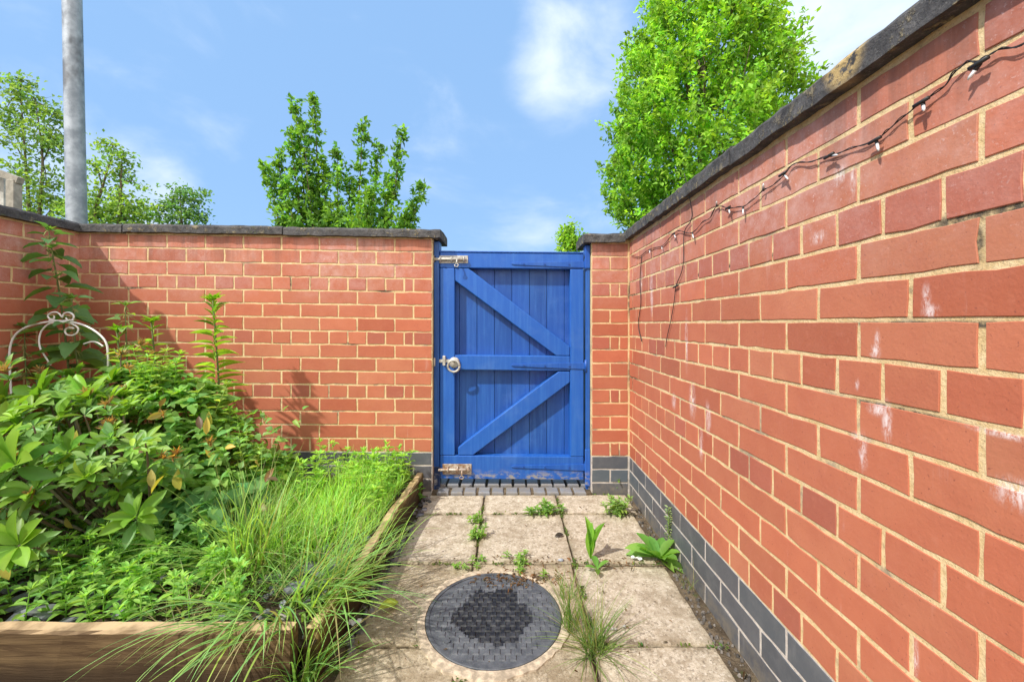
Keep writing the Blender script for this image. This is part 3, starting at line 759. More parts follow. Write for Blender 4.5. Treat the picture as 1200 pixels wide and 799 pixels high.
# ---------------------------------------------------------------- leaves
def leaf_template(rows=5, shape='oval', fold=.25, droop=.25, serr=0.0):
    v = []; f = []
    for i in range(rows + 1):
        t = i / rows
        if shape == 'oval': w = math.sin(math.pi * min(max(t, 0), 1) ** .85) ** .8
        elif shape == 'obov': w = math.sin(math.pi * t ** 1.25) ** .75
        elif shape == 'lance': w = (math.sin(math.pi * t ** .7) ** .9)
        elif shape == 'ovate': w = math.sin(math.pi * t ** .62) ** .75
        else: w = 1 - t
        w = max(w, .03); w *= (1 + serr * (1 if i % 2 else -1))
        if i == rows: w = .0
        dz = -droop * t * t
        v += [(t, -w, dz + fold * w * .35), (t, 0, dz), (t, w, dz + fold * w * .35)]
    for i in range(rows):
        a = i * 3; f += [(a, a + 3, a + 4, a + 1), (a + 1, a + 4, a + 5, a + 2)]
    return np.array(v), f
T_RHODO = leaf_template(6, 'obov', .35, .16); T_OVATE = leaf_template(6, 'ovate', .4, .28, .06); T_LANCE = leaf_template(5, 'lance', .4, .30)
T_TINY = (np.array([(0, 0, 0), (.45, -1, .10), (1, 0, -.12), (.45, 1, .10)]), [(0, 1, 2), (0, 2, 3)])
T_OVAL = leaf_template(4, 'oval', .35, .18)
def leaves(mb, T, pos, d, up, L, Wd, col):
    pos, d, up = np.asarray(pos, float), np.asarray(d, float), np.asarray(up, float)
    N = len(pos); L = np.broadcast_to(L, N); Wd = np.broadcast_to(Wd, N)
    d = d / np.maximum(np.linalg.norm(d, axis=1, keepdims=True), 1e-9)
    side = np.cross(d, up); ln = np.linalg.norm(side, axis=1, keepdims=True)
    bad = ln[:, 0] < 1e-3; side[bad] = np.array([1, 0, 0]); ln[bad] = 1
    side /= ln; nr = np.cross(side, d)
    tv, tf = T
    V = pos[:, None, :] + d[:, None, :] * (tv[None, :, 0:1] * L[:, None, None]) + side[:, None, :] * (tv[None, :, 1:2] * (Wd / 2)[:, None, None]) + nr[:, None, :] * (tv[None, :, 2:3] * L[:, None, None])
    mb.addarr(V, tf, np.asarray(col, float))
def colvar(base, N, v=.18, hue=.12):
    g = np.clip(rng.normal(1, v, (N, 1)), .5, 1.6); h = rng.normal(0, hue, (N, 1))
    return np.array(base)[None, :] * g * np.concatenate([1 + h * 1.2, 1 + h * .25, 1 - h * .6], 1)
def unit(v): v = np.asarray(v, float); return v / np.maximum(np.linalg.norm(v, axis=-1, keepdims=True), 1e-9)

def rosette(mb, c, axis, n, L, Wd, base, open_=.9, T=T_RHODO):
    axis = unit(np.array(axis, float)); a = unit(np.cross(axis, [.3, .2, .9])); b = np.cross(axis, a)
    ph = rng.uniform(0, 6.28); ang = ph + np.arange(n) * 2.399 + rng.normal(0, .2, n)
    op = open_ + rng.normal(0, .16, n)
    rad = a[None] * np.cos(ang)[:, None] + b[None] * np.sin(ang)[:, None]
    d = rad * np.sin(op)[:, None] + axis[None] * np.cos(op)[:, None]
    up = np.repeat(axis[None], n, 0) + rng.normal(0, .18, (n, 3))
    LL = L * rng.uniform(.72, 1.12, n)
    leaves(mb, T, np.array(c)[None] + rad * .004, d, up, LL, LL * Wd, colvar(base, n, .14, .10))

# ---- rhododendron
def rhodo():
    base = Vector((-1.56, 1.72, .08))
    root = thing('rhododendron_shrub', 'big spreading evergreen shrub with whorled oblong leaves in the raised bed', 'shrub', base)
    old, new, st, sd = MB(), MB(), MB(), MB()
    inner = 0
    young = [(104, 470, 1.62, .13), (48, 468, 1.60, .12), (20, 500, 1.45, .12), (18, 545, 1.28, .14), (104, 555, 1.40, .08), (167, 535, 1.55, .10), (70, 490, 1.52, .09), (144, 468, 1.72, .09),
             (22, 639, 1.16, .095), (160, 604, 1.36, .092), (130, 445, 1.85, .07), (60, 520, 1.42, .07), (8, 470, 1.6, .11), (185, 560, 1.55, .07), (80, 530, 1.4, .08), (40, 575, 1.3, .08), (120, 520, 1.45, .07), (90, 440, 1.8, .07), (140, 575, 1.5, .07)]
    tips = []
    for (px, py, Y, L) in young:
        c = P(px, py, Y); out = Vector((c.x - base.x, c.y - base.y - .25, .55)).normalized()
        rosette(new, c, (out.x, out.y, out.z), rnd.randint(7, 10), L, .36, (0.22, 0.42, 0.05), .85)
        rosette(old, c - Vector((0, 0, .012)), (out.x, out.y, out.z), 6, L * .9, .34, (0.19, 0.34, 0.08), 1.4)
        tips.append((c, out))
    cen = np.array([-1.56, 1.66, .40]); rad = np.array([.70, .44, .36])
    n = 0
    while n < 330:
        v = unit(rng.normal(0, 1, 3)); r = rng.uniform(.45, 1.0) ** .6
        c = cen + v * rad * r * (1 + .26 * math.sin(v[0] * 7 + v[2] * 5 + v[1] * 4))
        if c[2] < .16 or c[1] < 1.18 or c[1] > 2.2 or c[0] < XL + .1: continue
        py = VY + (H - c[2]) * F / c[1]; px = VX + c[0] * F / c[1]
        if px > 215 or py < 428 or (px > 150 and py < 500) or (px > 180 and py < 535) or (py > 575 and px > 60 and c[1] < 1.55): continue
        out = Vector(unit((c - cen) / rad) * .6 + np.array([0, -.1, .75])).normalized()
        L = rnd.uniform(.045, .08) * min(1, max(.62, c[1] / 1.75))
        fresh = rnd.random() < (.55 if c[2] > .48 else .25)
        rosette(new if fresh else old, c, (out.x, out.y, out.z), rnd.randint(6, 9), L, .34, (0.27, 0.46, 0.06) if fresh else (0.21, 0.37, 0.10), rnd.uniform(.7, 1.35))
        tips.append((Vector(c), out)); n += 1
        if rnd.random() < .16:                       # spent flower heads, pale brown
            k = 14; cc = np.array(c) + np.array(out) * .03
            d = unit(rng.normal(0, .6, (k, 3)) + np.array(out)[None]); up = rng.normal(0, 1, (k, 3))
            sd = MB(); leaves(sd, T_LANCE, np.repeat(cc[None], k, 0), d, up, rng.uniform(.022, .042, k), .006, colvar((.44, .29, .12), k, .25, .15)); sd.build('spent_flower', M_SOFT, root)
    for (px, py, Y) in ((130, 500, 1.5), (188, 488, 1.65), (190, 538, 1.5), (246, 520, 1.75), (150, 432, 1.82), (165, 405, 1.95), (175, 418, 1.95), (142, 415, 1.9)):
        k = 20; sd = MB(); cc = np.array(P(px, py, Y)); d = unit(rng.normal(0, .7, (k, 3)) + np.array([0, 0, .9])[None])
        leaves(sd, T_LANCE, np.repeat(cc[None], k, 0), d, rng.normal(0, 1, (k, 3)), rng.uniform(.022, .045, k), .006, colvar((.46, .31, .13), k, .25, .15)); sd.build('spent_flower', M_SOFT, root)
        tips.append((Vector(cc), Vector((0, 0, 1))))
    k = 45; pp = cen[None] + unit(rng.normal(0, 1, (k, 3))) * rad * rng.uniform(.5, 1.0, (k, 1)); pp[:, 2] = np.maximum(pp[:, 2], .15)
    pp = pp[(pp[:, 1] > 1.2)]; k = len(pp)
    leaves(new, T_RHODO, pp, rng.normal(0, 1, (k, 3)) + np.array([0, -.2, -.5]), rng.normal(0, .6, (k, 3)) + np.array([0, -.4, .6]), rng.uniform(.035, .07, k), .024, np.where(rng.uniform(0, 1, (k, 1)) < .5, colvar((.50, .42, .10), k, .2, .1), colvar((.26, .15, .07), k, .25, .15)))
    k = 1500; pp = np.stack([rng.uniform(-2.2, -1.02, k), rng.uniform(1.42, 2.1, k), .11 + .42 * rng.uniform(0, 1, k) ** 1.3], 1)
    leaves(old, T_OVATE, pp, rng.normal(0, 1, (k, 3)) * np.array([1, 1, .5]) + np.array([0, -.5, .1]), rng.normal(0, .35, (k, 3)) + np.array([0, -.35, 1]), rng.uniform(.028, .058, k), rng.uniform(.014, .026, k), colvar((.21, .39, .09), k, .22, .12))
    # yellow dying leaves
    for (px, py, Y) in ((209, 557, 1.5), (245, 490, 1.85), (90, 512, 1.45), (10, 655, 1.2)):
        leaves(new, T_RHODO, [P(px, py - 8, Y)], [(.2, -.3, -1)], [(.1, -1, .2)], .075, .034, [(.50, .46, .09)])
    for i, (c, out) in enumerate(tips):
        if i % 4: continue
        b0 = base + Vector((rnd.uniform(-.06, .06), rnd.uniform(-.05, .05), 0))
        m1 = b0.lerp(c, .4) + Vector((rnd.uniform(-.05, .05), rnd.uniform(-.05, .05), -.05)); m2 = c - out * .1
        st.tube(spline([b0, m1, m2, c], 4), [.007 - .005 * (k / 12) for k in range(13)], 5, (.20, .15, .10) if i % 12 else (.42, .36, .28))
    old.build('foliage', M_LEAF, root, True); new.build('young_foliage', M_LEAF, root, True)
    st.build('branches', M_STEM, root, True)
rhodo()

# ---- lilies
def lily(base, top, n, L, label, bare=.12, group=None):
    root = thing('lily_plant', label, 'plant', base, 'lily stems in the bed')
    base, top = Vector(base), Vector(top)
    st, fo = MB(), MB(); pts = [base.lerp(top, t) + Vector((.012 * math.sin(t * 3), .008 * math.sin(t * 4), 0)) for t in np.linspace(0, 1, 9)]
    st.tube(pts, [.0062 - .003 * i / 8 for i in range(9)], 7, (.13, .16, .05)); st.build('stem', M_STEM, root, True)
    t = np.linspace(bare, .985, n) + rng.normal(0, .004, n); ang = np.arange(n) * 2.05 + rng.normal(0, .25, n)
    pos = np.array(base)[None] + (np.array(top - base))[None] * t[:, None]
    el = np.where(t > .9, .95, .42) + rng.normal(0, .13, n)
    d = np.stack([np.cos(ang) * np.cos(el), np.sin(ang) * np.cos(el), np.sin(el)], 1)
    LL = L * np.clip(1.08 - .55 * np.maximum(0, t - .55) / .45, .35, 1.1) * rng.uniform(.8, 1.1, n)
    up = np.repeat(np.array([[0, 0, 1.]]), n, 0) + rng.normal(0, .12, (n, 3))
    leaves(fo, T_LANCE, pos, d, up, LL, LL * .17, colvar((.30, .50, .07), n, .12, .10))
    # bud tuft
    for k in range(3): rosette(fo, np.array(top) + np.array([0, 0, .002 * k]), (0, 0, 1), 6, .05, .36, (.22, .42, .03), .5 + .25 * k, T_LANCE)
    fo.build('leaves', M_SOFT, root, True)
b = P(256, 520, 2.06); lily((b.x, b.y, .1), P(250, 352, 2.06), 74, .13, 'tall single lily stem with narrow whorled leaves against the sunny brick wall', .3)
b = P(186, 500, 2.05); lily((b.x, b.y, .1), P(178, 378, 2.05), 46, .12, 'shorter leafy lily stem just left of the tall lily stem', .3)
b = P(146, 500, 2.0); lily((b.x, b.y, .1), P(138, 389, 2.0), 40, .11, 'short lily stem beside the right end of the white metal scrollwork', .3)

# ---- nettles
def nettle(pts, label, L0, group=None, col=(.14, .28, .10)):
    root = thing('nettle_plant', label, 'plant', (pts[0][0], pts[0][1], .1), 'nettles in the left corner')
    st, fo, fl = MB(), MB(), MB(); sp = spline(pts, 6)
    st.tube(sp, [.006 - .0042 * i / (len(sp) - 1) for i in range(len(sp))], 6, (.16, .20, .07)); st.build('stem', M_STEM, root, True)
    n = len(sp); total = sum((sp[i + 1] - sp[i]).length for i in range(n - 1)); nodes = int(total / .055)
    for k in range(nodes):
        t = .12 + .88 * (k / (nodes - 1)); q = sp[min(int(t * (n - 1)), n - 1)]
        a0 = (k % 2) * math.pi / 2 + rnd.uniform(-.35, .35) + .4; s = 1 - .62 * t ** 2.0
        for j in range(2):
            a = a0 + j * math.pi; el = rnd.uniform(-.35, .15) + .5 * max(0, t - .8) * 4
            d = (math.cos(a) * math.cos(el), math.sin(a) * math.cos(el), math.sin(el)); L = L0 * s * rnd.uniform(.85, 1.15)
            pe = Vector(q) + Vector(d) * .02
            leaves(fo, T_OVATE, [pe], [d], [(rnd.uniform(-.2, .2), rnd.uniform(-.45, 0), 1)], L, L * .58, colvar(col, 1, .16, .08))
            if t > .35:
                for h in range(3):
                    e = Vector(q) + Vector((rnd.uniform(-.03, .03), rnd.uniform(-.03, .03), -.012 - rnd.uniform(0, .025)))
                    fl.tube([q, (Vector(q) + e) / 2 + Vector((0, 0, .006)), e], [.0011, .0016, .0008], 4, (.36, .38, .13))
    rosette(fo, np.array(sp[-1]), (0, 0, 1), 7, .035, .5, (.16, .28, .06), .7, T_OVATE)
    fo.build('leaves', M_SOFT, root, True); fl.build('flower_tassels', M_STEM, root)
nettle([P(88, 560, 2.08), P(82, 450, 2.08), P(72, 360, 2.06), P(62, 300, 2.05), P(57, 270, 2.05)], 'tallest nettle in the shaded left corner reaching the wall coping', .17)
nettle([P(100, 560, 1.98), P(95, 470, 1.98), P(88, 400, 1.98), P(84, 350, 1.98)], 'nettle growing up through the white metal scrollwork', .16)
nettle([P(40, 560, 2.0), P(36, 480, 2.0), P(30, 430, 2.0), P(29, 384, 2.0)], 'short nettle inside the left side of the white metal scrollwork', .11)
nettle([P(150, 540, 2.02), P(150, 450, 2.02), P(148, 400, 2.02), P(147, 358, 2.02)], 'pale nettle top standing at the edge of the wall shadow', .11, col=(.22, .36, .11))

# ---- leafy perennials (raspberry-like mass)
def perennial(label, blobs, n, L, col):
    c0 = P(*blobs[0][:3]); root = thing('leafy_perennial', label, 'plant', (c0.x, c0.y, .1), 'leafy perennials in the bed')
    fo, st = MB(), MB(); tot = sum(b[3] for b in blobs)
    for (px, py, Y, r) in blobs:
        c = np.array(P(px, py, Y)); k = int(n * r / tot)
        v = unit(rng.normal(0, 1, (k, 3))); v[:, 2] = np.abs(v[:, 2]) * 1.0 - .25; rr = rng.uniform(.5, 1.05, (k, 1))
        p = c[None] + v * rr * r * np.array([1.15, .8, .9])
        p[:, 1] = np.minimum(p[:, 1], D0 - .06)
        for q in p:
            if q[2] < .1: continue
            ang = rng.uniform(0, 6.28); ax = unit(np.array(q) - c + np.array([0, -.05, .10]))
            kk = 3; a = ang + np.array([0, 2.1, 4.2]) + rng.normal(0, .3, 3)
            d = np.stack([np.cos(a), np.sin(a), rng.normal(.05, .38, 3)], 1)
            LL = L * rng.uniform(.45, 1.3) * rng.uniform(.7, 1.1, 3)
            leaves(fo, T_OVATE, np.repeat(q[None], 3, 0), d, np.repeat((ax * .6 + np.array([0, -.15, .8]))[None], 3, 0) + rng.normal(0, .15, (3, 3)), LL, LL * .74, colvar(col, 3, .16, .10))
            if rng.random() < .12: st.tube([(c[0] + rng.normal(0, .04), c[1] + rng.normal(0, .03), .09), tuple((np.array(q) + c) / 2 + np.array([0, 0, -.04])), tuple(q)], [.003, .0025, .0015], 4, (.16, .20, .07))
    fo.build('leaves', M_SOFT, root, True); st.build('stems', M_STEM, root, True)
perennial('fresh green leafy mass behind the shrub at the foot of the tall lily', [(205, 478, 1.86, .15), (170, 462, 1.92, .12), (195, 448, 1.95, .11), (228, 465, 1.93, .12), (150, 440, 1.95, .10), (250, 498, 1.93, .12), (215, 520, 1.80, .16), (255, 530, 1.86, .14), (200, 560, 1.68, .15), (240, 570, 1.72, .13)], 640, .052, (.25, .45, .10))
perennial('bright green rounded clump against the wall between shrub and grass', [(300, 552, 2.0, .15), (328, 545, 2.08, .10), (280, 575, 1.85, .13), (318, 568, 1.95, .11)], 380, .048, (.30, .54, .09))
perennial('dark green broad leaves drooping above the grass behind the front weeds', [(255, 610, 1.55, .11), (225, 600, 1.6, .10), (280, 590, 1.7, .10)], 70, .075, (.16, .35, .11))

def upright_shoots():
    mb = MB()
    for k in range(48):
        px = rnd.uniform(135, 315); py = np.interp(px, [135, 180, 240, 290, 315], [448, 452, 482, 530, 552]) + rnd.uniform(-12, 30)
        herb(mb, P(px, py, rnd.uniform(1.82, 2.02)), rnd.uniform(.06, .17), rnd.uniform(.036, .055), (.29, .50, .10) if k % 3 else (.34, .46, .12), .35)
    tag(mb.build('weeds', M_SOFT, None, True), 'pale upright leafy shoots rising out of the leafy mass below the lilies', 'weeds', kind='stuff')
# ---- grasses
def blades(mb, base, az, th0, bend, L, wd, col, seg=7, zmin=.004):
    base = np.asarray(base, float); N = len(base); az = np.asarray(az); wd = np.broadcast_to(wd, N)
    h = np.stack([np.cos(az), np.sin(az), np.zeros(N)], 1); side = np.stack([-np.sin(az), np.cos(az), np.zeros(N)], 1)
    p = base.copy(); V = []
    for i in range(seg + 1):
        t = i / seg; w = wd * (1 - t ** 1.6) * .5 * (.55 + .45 * min(1, t * 5)) + 1e-5
        V += [p - side * w[:, None], p + side * w[:, None]]
        th = th0 + bend * t ** 1.25
        p = p + (h * np.sin(th)[:, None] + np.array([0, 0, 1.])[None] * np.cos(th)[:, None]) * (L / seg)[:, None]
        p[:, 2] = np.maximum(p[:, 2], zmin)
    V = np.stack(V, 1)
    c = np.repeat(np.asarray(col)[:, None, :], 2 * (seg + 1), 1)
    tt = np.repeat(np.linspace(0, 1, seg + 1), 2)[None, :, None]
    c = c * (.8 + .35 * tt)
    mb.addarr(V, [(2 * i, 2 * i + 1, 2 * i + 3, 2 * i + 2) for i in range(seg)], c)
def grass_patch():
    mb = MB(); N = 5200
    x = rng.uniform(-1.12, -.545, N); y = rng.uniform(1.42, D0 - .03, N)
    keep = (x > -1.08 + .18 * np.sin(y * 6)) & (rng.uniform(0, 1, N) < np.clip((y - 1.25) / .55, .12, 1)) & ~((x < -.86) & (y > 2.0))
    x, y = x[keep], y[keep]; N = len(x)
    L = rng.uniform(.09, .22, N) * (1 - .45 * (x > -.64))
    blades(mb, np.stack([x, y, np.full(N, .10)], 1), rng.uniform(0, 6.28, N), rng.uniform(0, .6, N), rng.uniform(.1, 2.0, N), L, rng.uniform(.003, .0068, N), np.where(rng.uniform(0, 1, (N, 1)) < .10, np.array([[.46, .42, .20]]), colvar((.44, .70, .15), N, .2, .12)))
    tag(mb.build('grass', M_GRASS, None, True), 'bright green fine grass filling the back right of the raised bed', 'grass', kind='stuff')
    # leafy stems among the grass near the wall
    mb = MB()
    for k in range(46):
        q = Vector((rnd.uniform(-.98, -.56), rnd.uniform(1.85, D0 - .06), .1)); hh = rnd.uniform(.12, .24)
        herb(mb, q, hh, .042, (.32, .55, .09))
    tag(mb.build('weeds', M_SOFT, None, True), 'light green leafy weed stems mixed through the grass by the wall', 'weeds', kind='stuff')
def herb(mb, q, hh, L, col, lean=.25):
    top = q + Vector((rnd.uniform(-lean, lean) * hh, rnd.uniform(-lean, lean) * hh, hh)); n = max(4, int(hh / .022))
    pts = [q.lerp(top, t) for t in (0, .5, 1)]
    mb.tube(pts, [.0022, .0018, .001], 4, col)
    for k in range(n):
        t = (k + 1) / n; c = q.lerp(top, t); a0 = k * 1.57 + rnd.uniform(-.3, .3); s = (.55 + .6 * math.sin(math.pi * min(t, .8)))
        for j in range(2):
            a = a0 + j * math.pi; el = rnd.uniform(.05, .5)
            d = (math.cos(a) * math.cos(el), math.sin(a) * math.cos(el), math.sin(el)); LL = L * s * rnd.uniform(.8, 1.2)
            leaves(mb, T_OVAL, [c], [d], [(rnd.uniform(-.2, .2), rnd.uniform(-.2, .2), 1)], LL, LL * .34, colvar(col, 1, .16, .1))
    rosette(mb, np.array(top), (0, 0, 1), 6, L * .6, .36, tuple(c * 1.2 for c in col), .7, T_OVAL)
upright_shoots()
grass_patch()

def grass_clump(name, label, c, spread, N, Lr, wr, thr, bendr, col, azr=(0, 6.28), zmin=.004, stems=0, parent_cat='grass'):
    root = thing(name, label, parent_cat, c, 'grass tufts in the paving' if name == 'grass_tuft' else 'long grass clumps of the bed')
    mb = MB(); ang = rng.uniform(0, 6.28, N); r = np.sqrt(rng.uniform(0, 1, N)) * spread
    az = rng.uniform(azr[0], azr[1], N)
    b = np.stack([c[0] + np.cos(ang) * r, c[1] + np.sin(ang) * r, np.full(N, c[2])], 1)
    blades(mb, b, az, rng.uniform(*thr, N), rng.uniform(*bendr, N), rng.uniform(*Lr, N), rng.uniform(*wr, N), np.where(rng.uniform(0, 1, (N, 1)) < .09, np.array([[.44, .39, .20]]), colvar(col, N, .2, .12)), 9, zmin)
    mb.build('blades', M_GRASS, root, True)
    if stems:
        mb = MB(); b = np.stack([c[0] + rng.normal(0, spread * .5, stems), c[1] + rng.normal(0, spread * .5, stems), np.full(stems, c[2])], 1)
        blades(mb, b, rng.uniform(azr[0], azr[1], stems), rng.uniform(.1, .5, stems), rng.uniform(.1, .5, stems), rng.uniform(Lr[1] * .8, Lr[1] * 1.15, stems), .0022, colvar((.38, .40, .16), stems, .15, .1), 9, zmin)
        mb.build('seed_stalks', M_GRASS, root, True)
    return root
cg = G(292, 668, .1)
grass_clump('grass_clump', 'large arching clump of long grass behind the front sleeper', (cg.x, cg.y, .1), .08, 260, (.18, .46), (.004, .0078), (.05, 1.0), (.3, 1.5), (.36, .56, .15), stems=26)
# blades spilling over the front sleeper and over the path
grass_clump('grass_clump', 'long grass blades hanging down over the right end of the front sleeper', (-.66, yf + .075, .12), .06, 56, (.22, .48), (.005, .009), (.55, 1.0), (.9, 1.7), (.30, .52, .16), azr=(3.5, 5.5))
grass_clump('grass_clump', 'long grass flopping across the paving slabs at the corner of the bed', (-.60, yf + .20, .11), .09, 120, (.18, .44), (.0045, .0085), (.5, 1.2), (.35, 1.1), (.30, .52, .16), azr=(-1.2, .75), stems=14)
grass_clump('grass_clump', 'thin grass leaning over the warped board onto the path', (-.56, 1.52, .11), .16, 85, (.12, .26), (.003, .0055), (.3, 1.0), (.4, 1.2), (.30, .54, .14), azr=(-1.3, 1.3))

grass_clump('grass_clump', 'tangled grass lying over the slate chips behind the large arching clump', (-.72, 1.36, .105), .17, 240, (.10, .26), (.003, .0065), (.4, 1.45), (.1, .9), (.30, .52, .16))
grass_clump('grass_clump', 'dry straw coloured grass at the foot of the large arching clump', (-.86, 1.24, .11), .13, 120, (.08, .22), (.002, .004), (.8, 1.5), (0, .6), (.42, .38, .20))
grass_clump('grass_clump', 'grass rooted in the gap between the front sleeper and the warped board', (-.545, yf + .03, .0), .035, 70, (.14, .30), (.004, .0075), (.1, .9), (.4, 1.4), (.30, .52, .16), azr=(-2.4, .9))
def front_weeds():
    mb = MB()
    k = 0
    while k < 150:
        px, py = rnd.uniform(-40, 285), rnd.uniform(625, 742)
        q = G(px, py, .1)
        if q.y < yf + .06 or q.x < XL + .1: continue
        if px < 60 and rnd.random() < .55: continue
        herb(mb, Vector((q.x, q.y, .1)), rnd.uniform(.05, .15) * (1.15 if px > 180 else 1), rnd.uniform(.032, .05), (.30, .52, .11)); k += 1
    tag(mb.build('weeds', M_SOFT, None, True), 'low mid green leafy weeds covering the front of the raised bed', 'weeds', kind='stuff')
    mb = MB()
    for k in range(240):
        px, py = rnd.uniform(-40, 250), rnd.uniform(570, 700); q = G(px, py, .1)
        if q.y < yf + .06 or q.x < XL + .1 or q.y > 2.2: continue
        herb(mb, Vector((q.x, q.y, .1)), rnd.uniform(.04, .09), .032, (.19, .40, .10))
    tag(mb.build('weeds', M_SOFT, None, True), 'dark green low ground cover in the shade under the shrub', 'weeds', kind='stuff')
front_weeds()

def slate():
    mb = MB()
    def chip(q, r):
        n = 6; a0 = rnd.uniform(0, 6.28); t = .006; nrm = Vector((rnd.gauss(0, .25), rnd.gauss(0, .25), 1)).normalized(); u = nrm.orthogonal().normalized(); w = nrm.cross(u)
        ring = [(math.cos(a0 + 6.283 * i / n) * rnd.uniform(.6, 1.1), math.sin(a0 + 6.283 * i / n) * rnd.uniform(.45, .75)) for i in range(n)]
        top = [q + (u * a + w * b) * r + nrm * t for a, b in ring]; bot = [q + (u * a + w * b) * r for a, b in ring]
        g = rnd.uniform(.6, 1.25)
        mb.add(top + bot, [tuple(range(n))] + [(i + n, (i + 1) % n + n, (i + 1) % n, i) for i in range(n)], (g, g, g * 1.03))
    for k in range(420):
        x, y = rnd.uniform(XL + .05, -.53), rnd.uniform(yf + .05, 2.25)
        if x > -1.0 and y > 1.9: continue
        chip(Vector((x, y, .108 + rnd.uniform(-.006, .012))), rnd.uniform(.014, .042))
    for (px, py) in ((20, 690), (5, 715), (30, 700), (380, 690), (395, 660), (365, 668), (345, 690), (60, 668), (405, 640)):
        q = G(px, py, .12); chip(Vector((q.x, q.y, .122)), .04)
    tag(mb.build('slate_chippings', M_SLATE), 'grey slate chippings scattered over the soil of the raised bed', 'slate', kind='stuff')
    mb = MB()
    for k in range(150):
        t = rnd.random(); q = Vector((-.474 + .026 * t + rnd.gauss(0, .012), 1.2 + 1.08 * t, -.004)); r = rnd.uniform(.004, .014)
        g = rnd.uniform(.3, 1.3); n = 6; ring = [(math.cos(6.283 * i / n) * rnd.uniform(.6, 1.1), math.sin(6.283 * i / n) * rnd.uniform(.6, 1.1)) for i in range(n)]
        mb.add([q + Vector((a * r, b * r, 0)) for a, b in ring] + [q + Vector((a * r * .6, b * r * .6, r * .9)) for a, b in ring], [tuple(range(n, 2 * n))] + [(i, (i + 1) % n, (i + 1) % n + n, i + n) for i in range(n)], (g, g * .92, g * .82))
    for k in range(260):
        y = rnd.uniform(.6, 2.28); q = Vector((rnd.uniform(.625, .675), y, -.010)); r = rnd.uniform(.002, .008)
        g = rnd.uniform(.3, 1.2); n = 5; ring = [(math.cos(6.283 * i / n) * rnd.uniform(.6, 1.1), math.sin(6.283 * i / n) * rnd.uniform(.6, 1.1)) for i in range(n)]
        mb.add([q + Vector((a * r, b * r, 0)) for a, b in ring] + [q + Vector((a * r * .6, b * r * .6, r * .9)) for a, b in ring], [tuple(range(n, 2 * n))] + [(i, (i + 1) % n, (i + 1) % n + n, i + n) for i in range(n)], (g, g * .85, g * .68))
    tag(mb.build('grit', M_SLATE), 'loose grit and pebbles along both edges of the paving', 'gravel', kind='stuff')
    mb = MB()                                        # dry leaf litter in the joint behind the manhole
    N = 330
    px = rng.normal(0, 1, N); pos = []; 
    for k in range(N):
        m = rnd.random()
        if m < .55: q = G(rnd.gauss(612, 26), rnd.gauss(673 + 8 * rnd.random(), 5), .010)
        elif m < .85: q = G(rnd.uniform(580, 800), rnd.gauss(659, 4), .006)
        else: q = G(rnd.uniform(470, 880), rnd.uniform(590, 790), .004)
        pos.append(tuple(q))
    a = rng.uniform(0, 6.28, N); d = np.stack([np.cos(a), np.sin(a), rng.normal(0, .25, N)], 1)
    leaves(mb, T_LANCE, pos, d, np.repeat([[0, 0, 1.]], N, 0) + rng.normal(0, .5, (N, 3)), rng.uniform(.006, .026, N), .005, colvar((.20, .12, .07), N, .35, .2))
    tag(mb.build('leaf_litter', M_SOFT), 'dry brown leaf litter along the slab joints behind the manhole cover', 'leaf litter', kind='stuff')
slate()

def moss():
    mb = MB(); N = 900; pos = []
    xs = (-.133, .2645); ys = (2.315, 2.082, 1.656, 1.233)
    while len(pos) < N:
        if rnd.random() < .5: x = rnd.choice(xs) + rnd.gauss(0, .004); y = rnd.uniform(.9, 2.3)
        else: y = rnd.choice(ys) + rnd.gauss(0, .005); x = rnd.uniform(-.46, .65)
        if math.hypot(x - MHX, y - MHY) < MHR + .03 or math.sin(x * 23 + y * 31) + math.sin(x * 57 - y * 43) < .35: continue
        pos.append((x, y, -.004 + rnd.uniform(0, .006)))
    a = rng.uniform(0, 6.28, N); d = np.stack([np.cos(a), np.sin(a), rng.uniform(.1, 1.2, N)], 1)
    leaves(mb, T_TINY, pos, d, rng.normal(0, .5, (N, 3)) + np.array([0, 0, 1.]), rng.uniform(.006, .016, N), .006, colvar((.13, .20, .04), N, .3, .2))
    tag(mb.build('moss', M_SOFT), 'moss and tiny sprouts in the joints between the paving slabs', 'moss', kind='stuff')
moss()
# ---- weeds in the paving
def paving_weed(name, label, q, kind, **kw):
    root = thing(name, label, 'weed', q, 'weeds in the paving joints'); mb = MB(); q = Vector(q)
    if kind == 'rosette':
        n, L, w, op, col = kw['n'], kw['L'], kw['w'], kw['op'], kw['col']
        for k in range(n):
            a = kw.get('a0', 0) + k * 6.283 / n + rnd.uniform(-.3, .3); o = op + rnd.uniform(-.25, .25)
            d = (math.cos(a) * math.sin(o), math.sin(a) * math.sin(o), math.cos(o)); LL = L * rnd.uniform(.7, 1.1)
            leaves(mb, T_RHODO, [q], [d], [(-d[0] * .4, -d[1] * .4, 1)], LL, LL * w, colvar(col, 1, .12, .08))
    elif kind == 'sprig':
        for k in range(kw['n']): herb(mb, q + Vector((rnd.gauss(0, kw['r']), rnd.gauss(0, kw['r'] * .7), 0)), rnd.uniform(*kw['h']), kw['L'], kw['col'], .6)
    mb.build('leaves', M_SOFT, root, True); return root
q = G(772, 655); w = paving_weed('dandelion_weed', 'broad leaved dandelion in the slab joint by the right wall', (q.x, q.y, 0), 'rosette', n=9, L=.125, w=.40, op=.75, col=(.21, .43, .07), a0=.5)
mb = MB()
for (dx, dy, dz, L) in ((-.7, -.1, .35, .15), (.55, -.55, -.05, .12), (-.9, .1, .15, .13), (.3, -.9, .05, .09)):
    leaves(mb, T_RHODO, [(q.x, q.y, .006)], [(dx, dy, dz)], [(0, -.3, 1)], L, L * .34, colvar((.28, .47, .10), 1, .1, .05))
mb.build('outer_leaves', M_SOFT, w, True)
